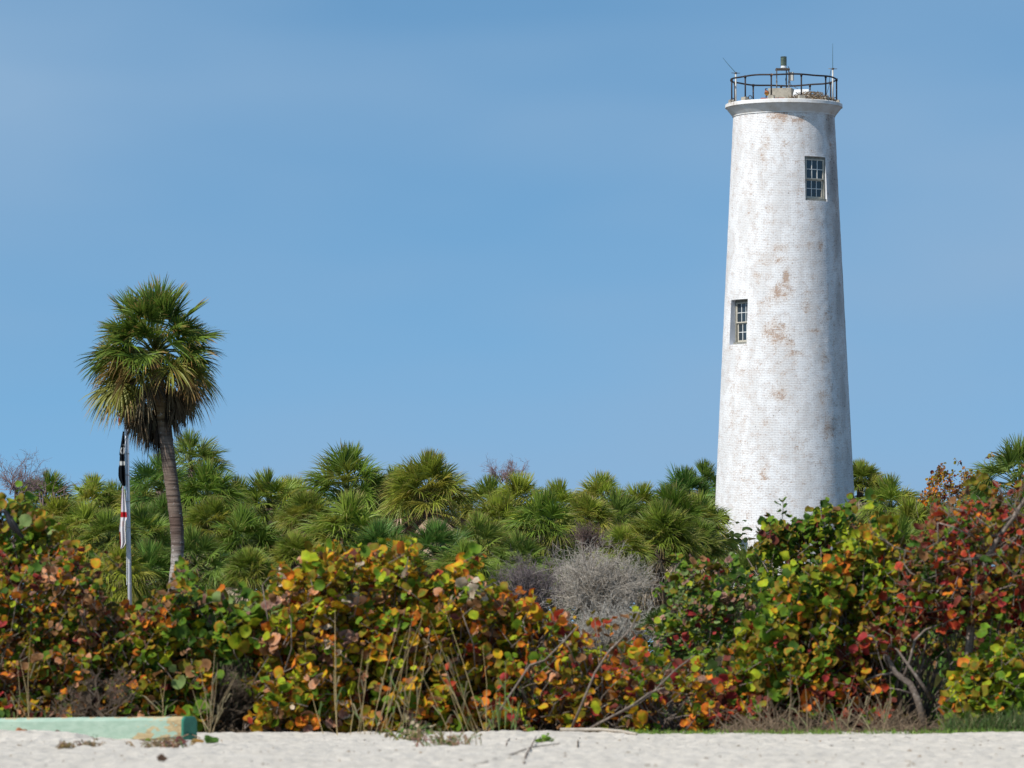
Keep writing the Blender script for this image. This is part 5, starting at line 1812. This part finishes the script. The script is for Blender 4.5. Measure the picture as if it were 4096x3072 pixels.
stick([(2240, 2908, .02), (2310, 2918, .015), (2400, 2926, .02), (2480, 2932, .01), (2545, 2935, .01)], .032, 'pale driftwood branch lying along the sand edge below the dead shrub', (0.46, 0.40, 0.33))
stick([(2010, 3028, 0), (2070, 3010, .01), (2130, 2992, .02), (2180, 2984, .01), (2240, 2972, 0)], .008, 'long dark twig lying on the sand at centre', (0.24, 0.17, 0.12))
stick([(2095, 3052, 0), (2105, 3020, .01), (2125, 2995, .03), (2145, 2960, .05)], .010, 'short dark forked twig crossing the long one', (0.15, 0.10, 0.07))
stick([(2020, 2995, 0), (2030, 2965, .01), (2040, 2940, .02)], .008, 'thin dark stem stuck in the sand left of the long twig', (0.16, 0.11, 0.08))
stick([(2310, 2988, 0), (2312, 2960, .01), (2320, 2938, .02)], .009, 'thin dark stem right of the long twig', (0.14, 0.10, 0.07))
stick([(620, 2985, .01), (690, 2978, .04), (760, 2960, .07), (800, 2950, .05)], .012, 'brown twig poking out from under the timber end', (0.25, 0.17, 0.11))
stick([(1880, 3066, 0), (1980, 3035, .005), (2100, 3008, .008)], .007, 'faint thin root runner on the sand near the bottom', (0.35, 0.29, 0.22))


def sand_plant(px, py, label, n, cols, spread, h, name='beach_plant', seed=1, dry=.4):
    c = on_sand(px, py)
    rs = random.Random(seed)
    o = empty(name, c, label, 'plant', 'small plants on the open sand')
    m, l = MB(), MB()
    pos, nor, dr, sz, cu, fo, c0, c1 = [], [], [], [], [], [], [], []
    for i in range(n):
        a = rs.uniform(0, 6.28)
        b = c + Vector((math.cos(a), math.sin(a), 0)) * spread * rs.random() * .5
        b.z = gz(b.x, b.y)
        d = Vector((rs.gauss(0, .8), rs.gauss(0, .5), rs.uniform(.2, 1))).normalized()
        e = b + d * h * rs.uniform(.5, 1.2)
        e.z = max(e.z, b.z + .02)
        mid = b.lerp(e, .5) + Vector((0, 0, .04))
        colr = (0.30, 0.21, 0.12) if rs.random() < dry else (0.14, 0.20, 0.06)
        m.tube([b, mid, e], [.007, .006, .003], 4, tuple(q * rs.uniform(.7, 1.3) for q in colr))
        for k in range(3):
            p = b.lerp(e, rs.uniform(.3, 1))
            pos.append(np.array(p)); nor.append(np.array((-.2, -.3, .7)) + rng.normal(0, .5, 3)); dr.append(rng.normal(0, 1, 3))
            sz.append(rs.uniform(.018, .038) * (1.0 if dry < .6 else .55)); cu.append(rs.gauss(.1, .2)); fo.append(rs.gauss(0, .3))
            q = np.array(rs.choice(cols)) * rs.uniform(.7, 1.25)
            c0.append(q); c1.append(q)
    m.build('plant_stems', M['dry'], o)  # stems of the small weeds and sprouts on the sand
    leaves(l, np.array(pos), np.array(nor), np.array(dr), np.array(sz), np.array(cu), np.array(fo), np.array(c0), np.array(c1))
    l.build('leaves', M['leaf'], o, smooth=True)


sand_plant(1640, 2958, 'withered plant with a few green leaves on the sand before the golden bush', 46, [(0.12, 0.22, 0.03), (0.36, 0.27, 0.16), (0.42, 0.33, 0.22)], .55, .34, seed=3)
sand_plant(1790, 2985, 'low dry trailing plant on the sand right of the withered one', 60, [(0.28, 0.18, 0.09), (0.14, 0.20, 0.05), (0.34, 0.24, 0.14)], .9, .26, seed=4, dry=.7)
sand_plant(2178, 2968, 'tiny fresh green sprout by the long twig on the sand', 14, [(0.18, 0.32, 0.03), (0.22, 0.34, 0.04)], .12, .13, seed=5, dry=.1)
sand_plant(258, 2995, 'small tan clump of dried weed on the sand before the timber', 40, [(0.28, 0.20, 0.08), (0.24, 0.17, 0.07)], .12, .10, seed=6, dry=1)
sand_plant(360, 2985, 'thin dry weed in the hollow before the timber', 24, [(0.24, 0.18, 0.10), (0.20, 0.15, 0.09)], .3, .12, seed=7, dry=1)
sand_plant(660, 2990, 'dry litter and straw at the foot of the timber end', 60, [(0.26, 0.17, 0.08), (0.16, 0.08, 0.05), (0.33, 0.25, 0.12)], .8, .16, seed=8, dry=.9)


def sand_litter():
    m = MB()
    for i in range(190):
        px, py = random.uniform(0, 4096), 2940 + 130 * random.random() ** 1.3
        p = on_sand(px, py)
        d = Vector((random.gauss(0, 1), random.gauss(0, 1), random.gauss(0, .1))).normalized() * random.uniform(.006, .03)
        c = random.choice([(0.22, 0.15, 0.09), (0.13, 0.08, 0.05), (0.34, 0.26, 0.18), (0.45, 0.40, 0.34), (0.28, 0.16, 0.07)])
        p.z += .022
        m.tube([p - d, p + Vector((0, 0, .006)), p + d], [.004, .007, .003], 4, c)
    o = m.build('sand_litter', M['dry'], None)
    tag(o, 'scattered specks of shell, twig and leaf litter on the sand', 'litter', None, 'stuff')


sand_litter()
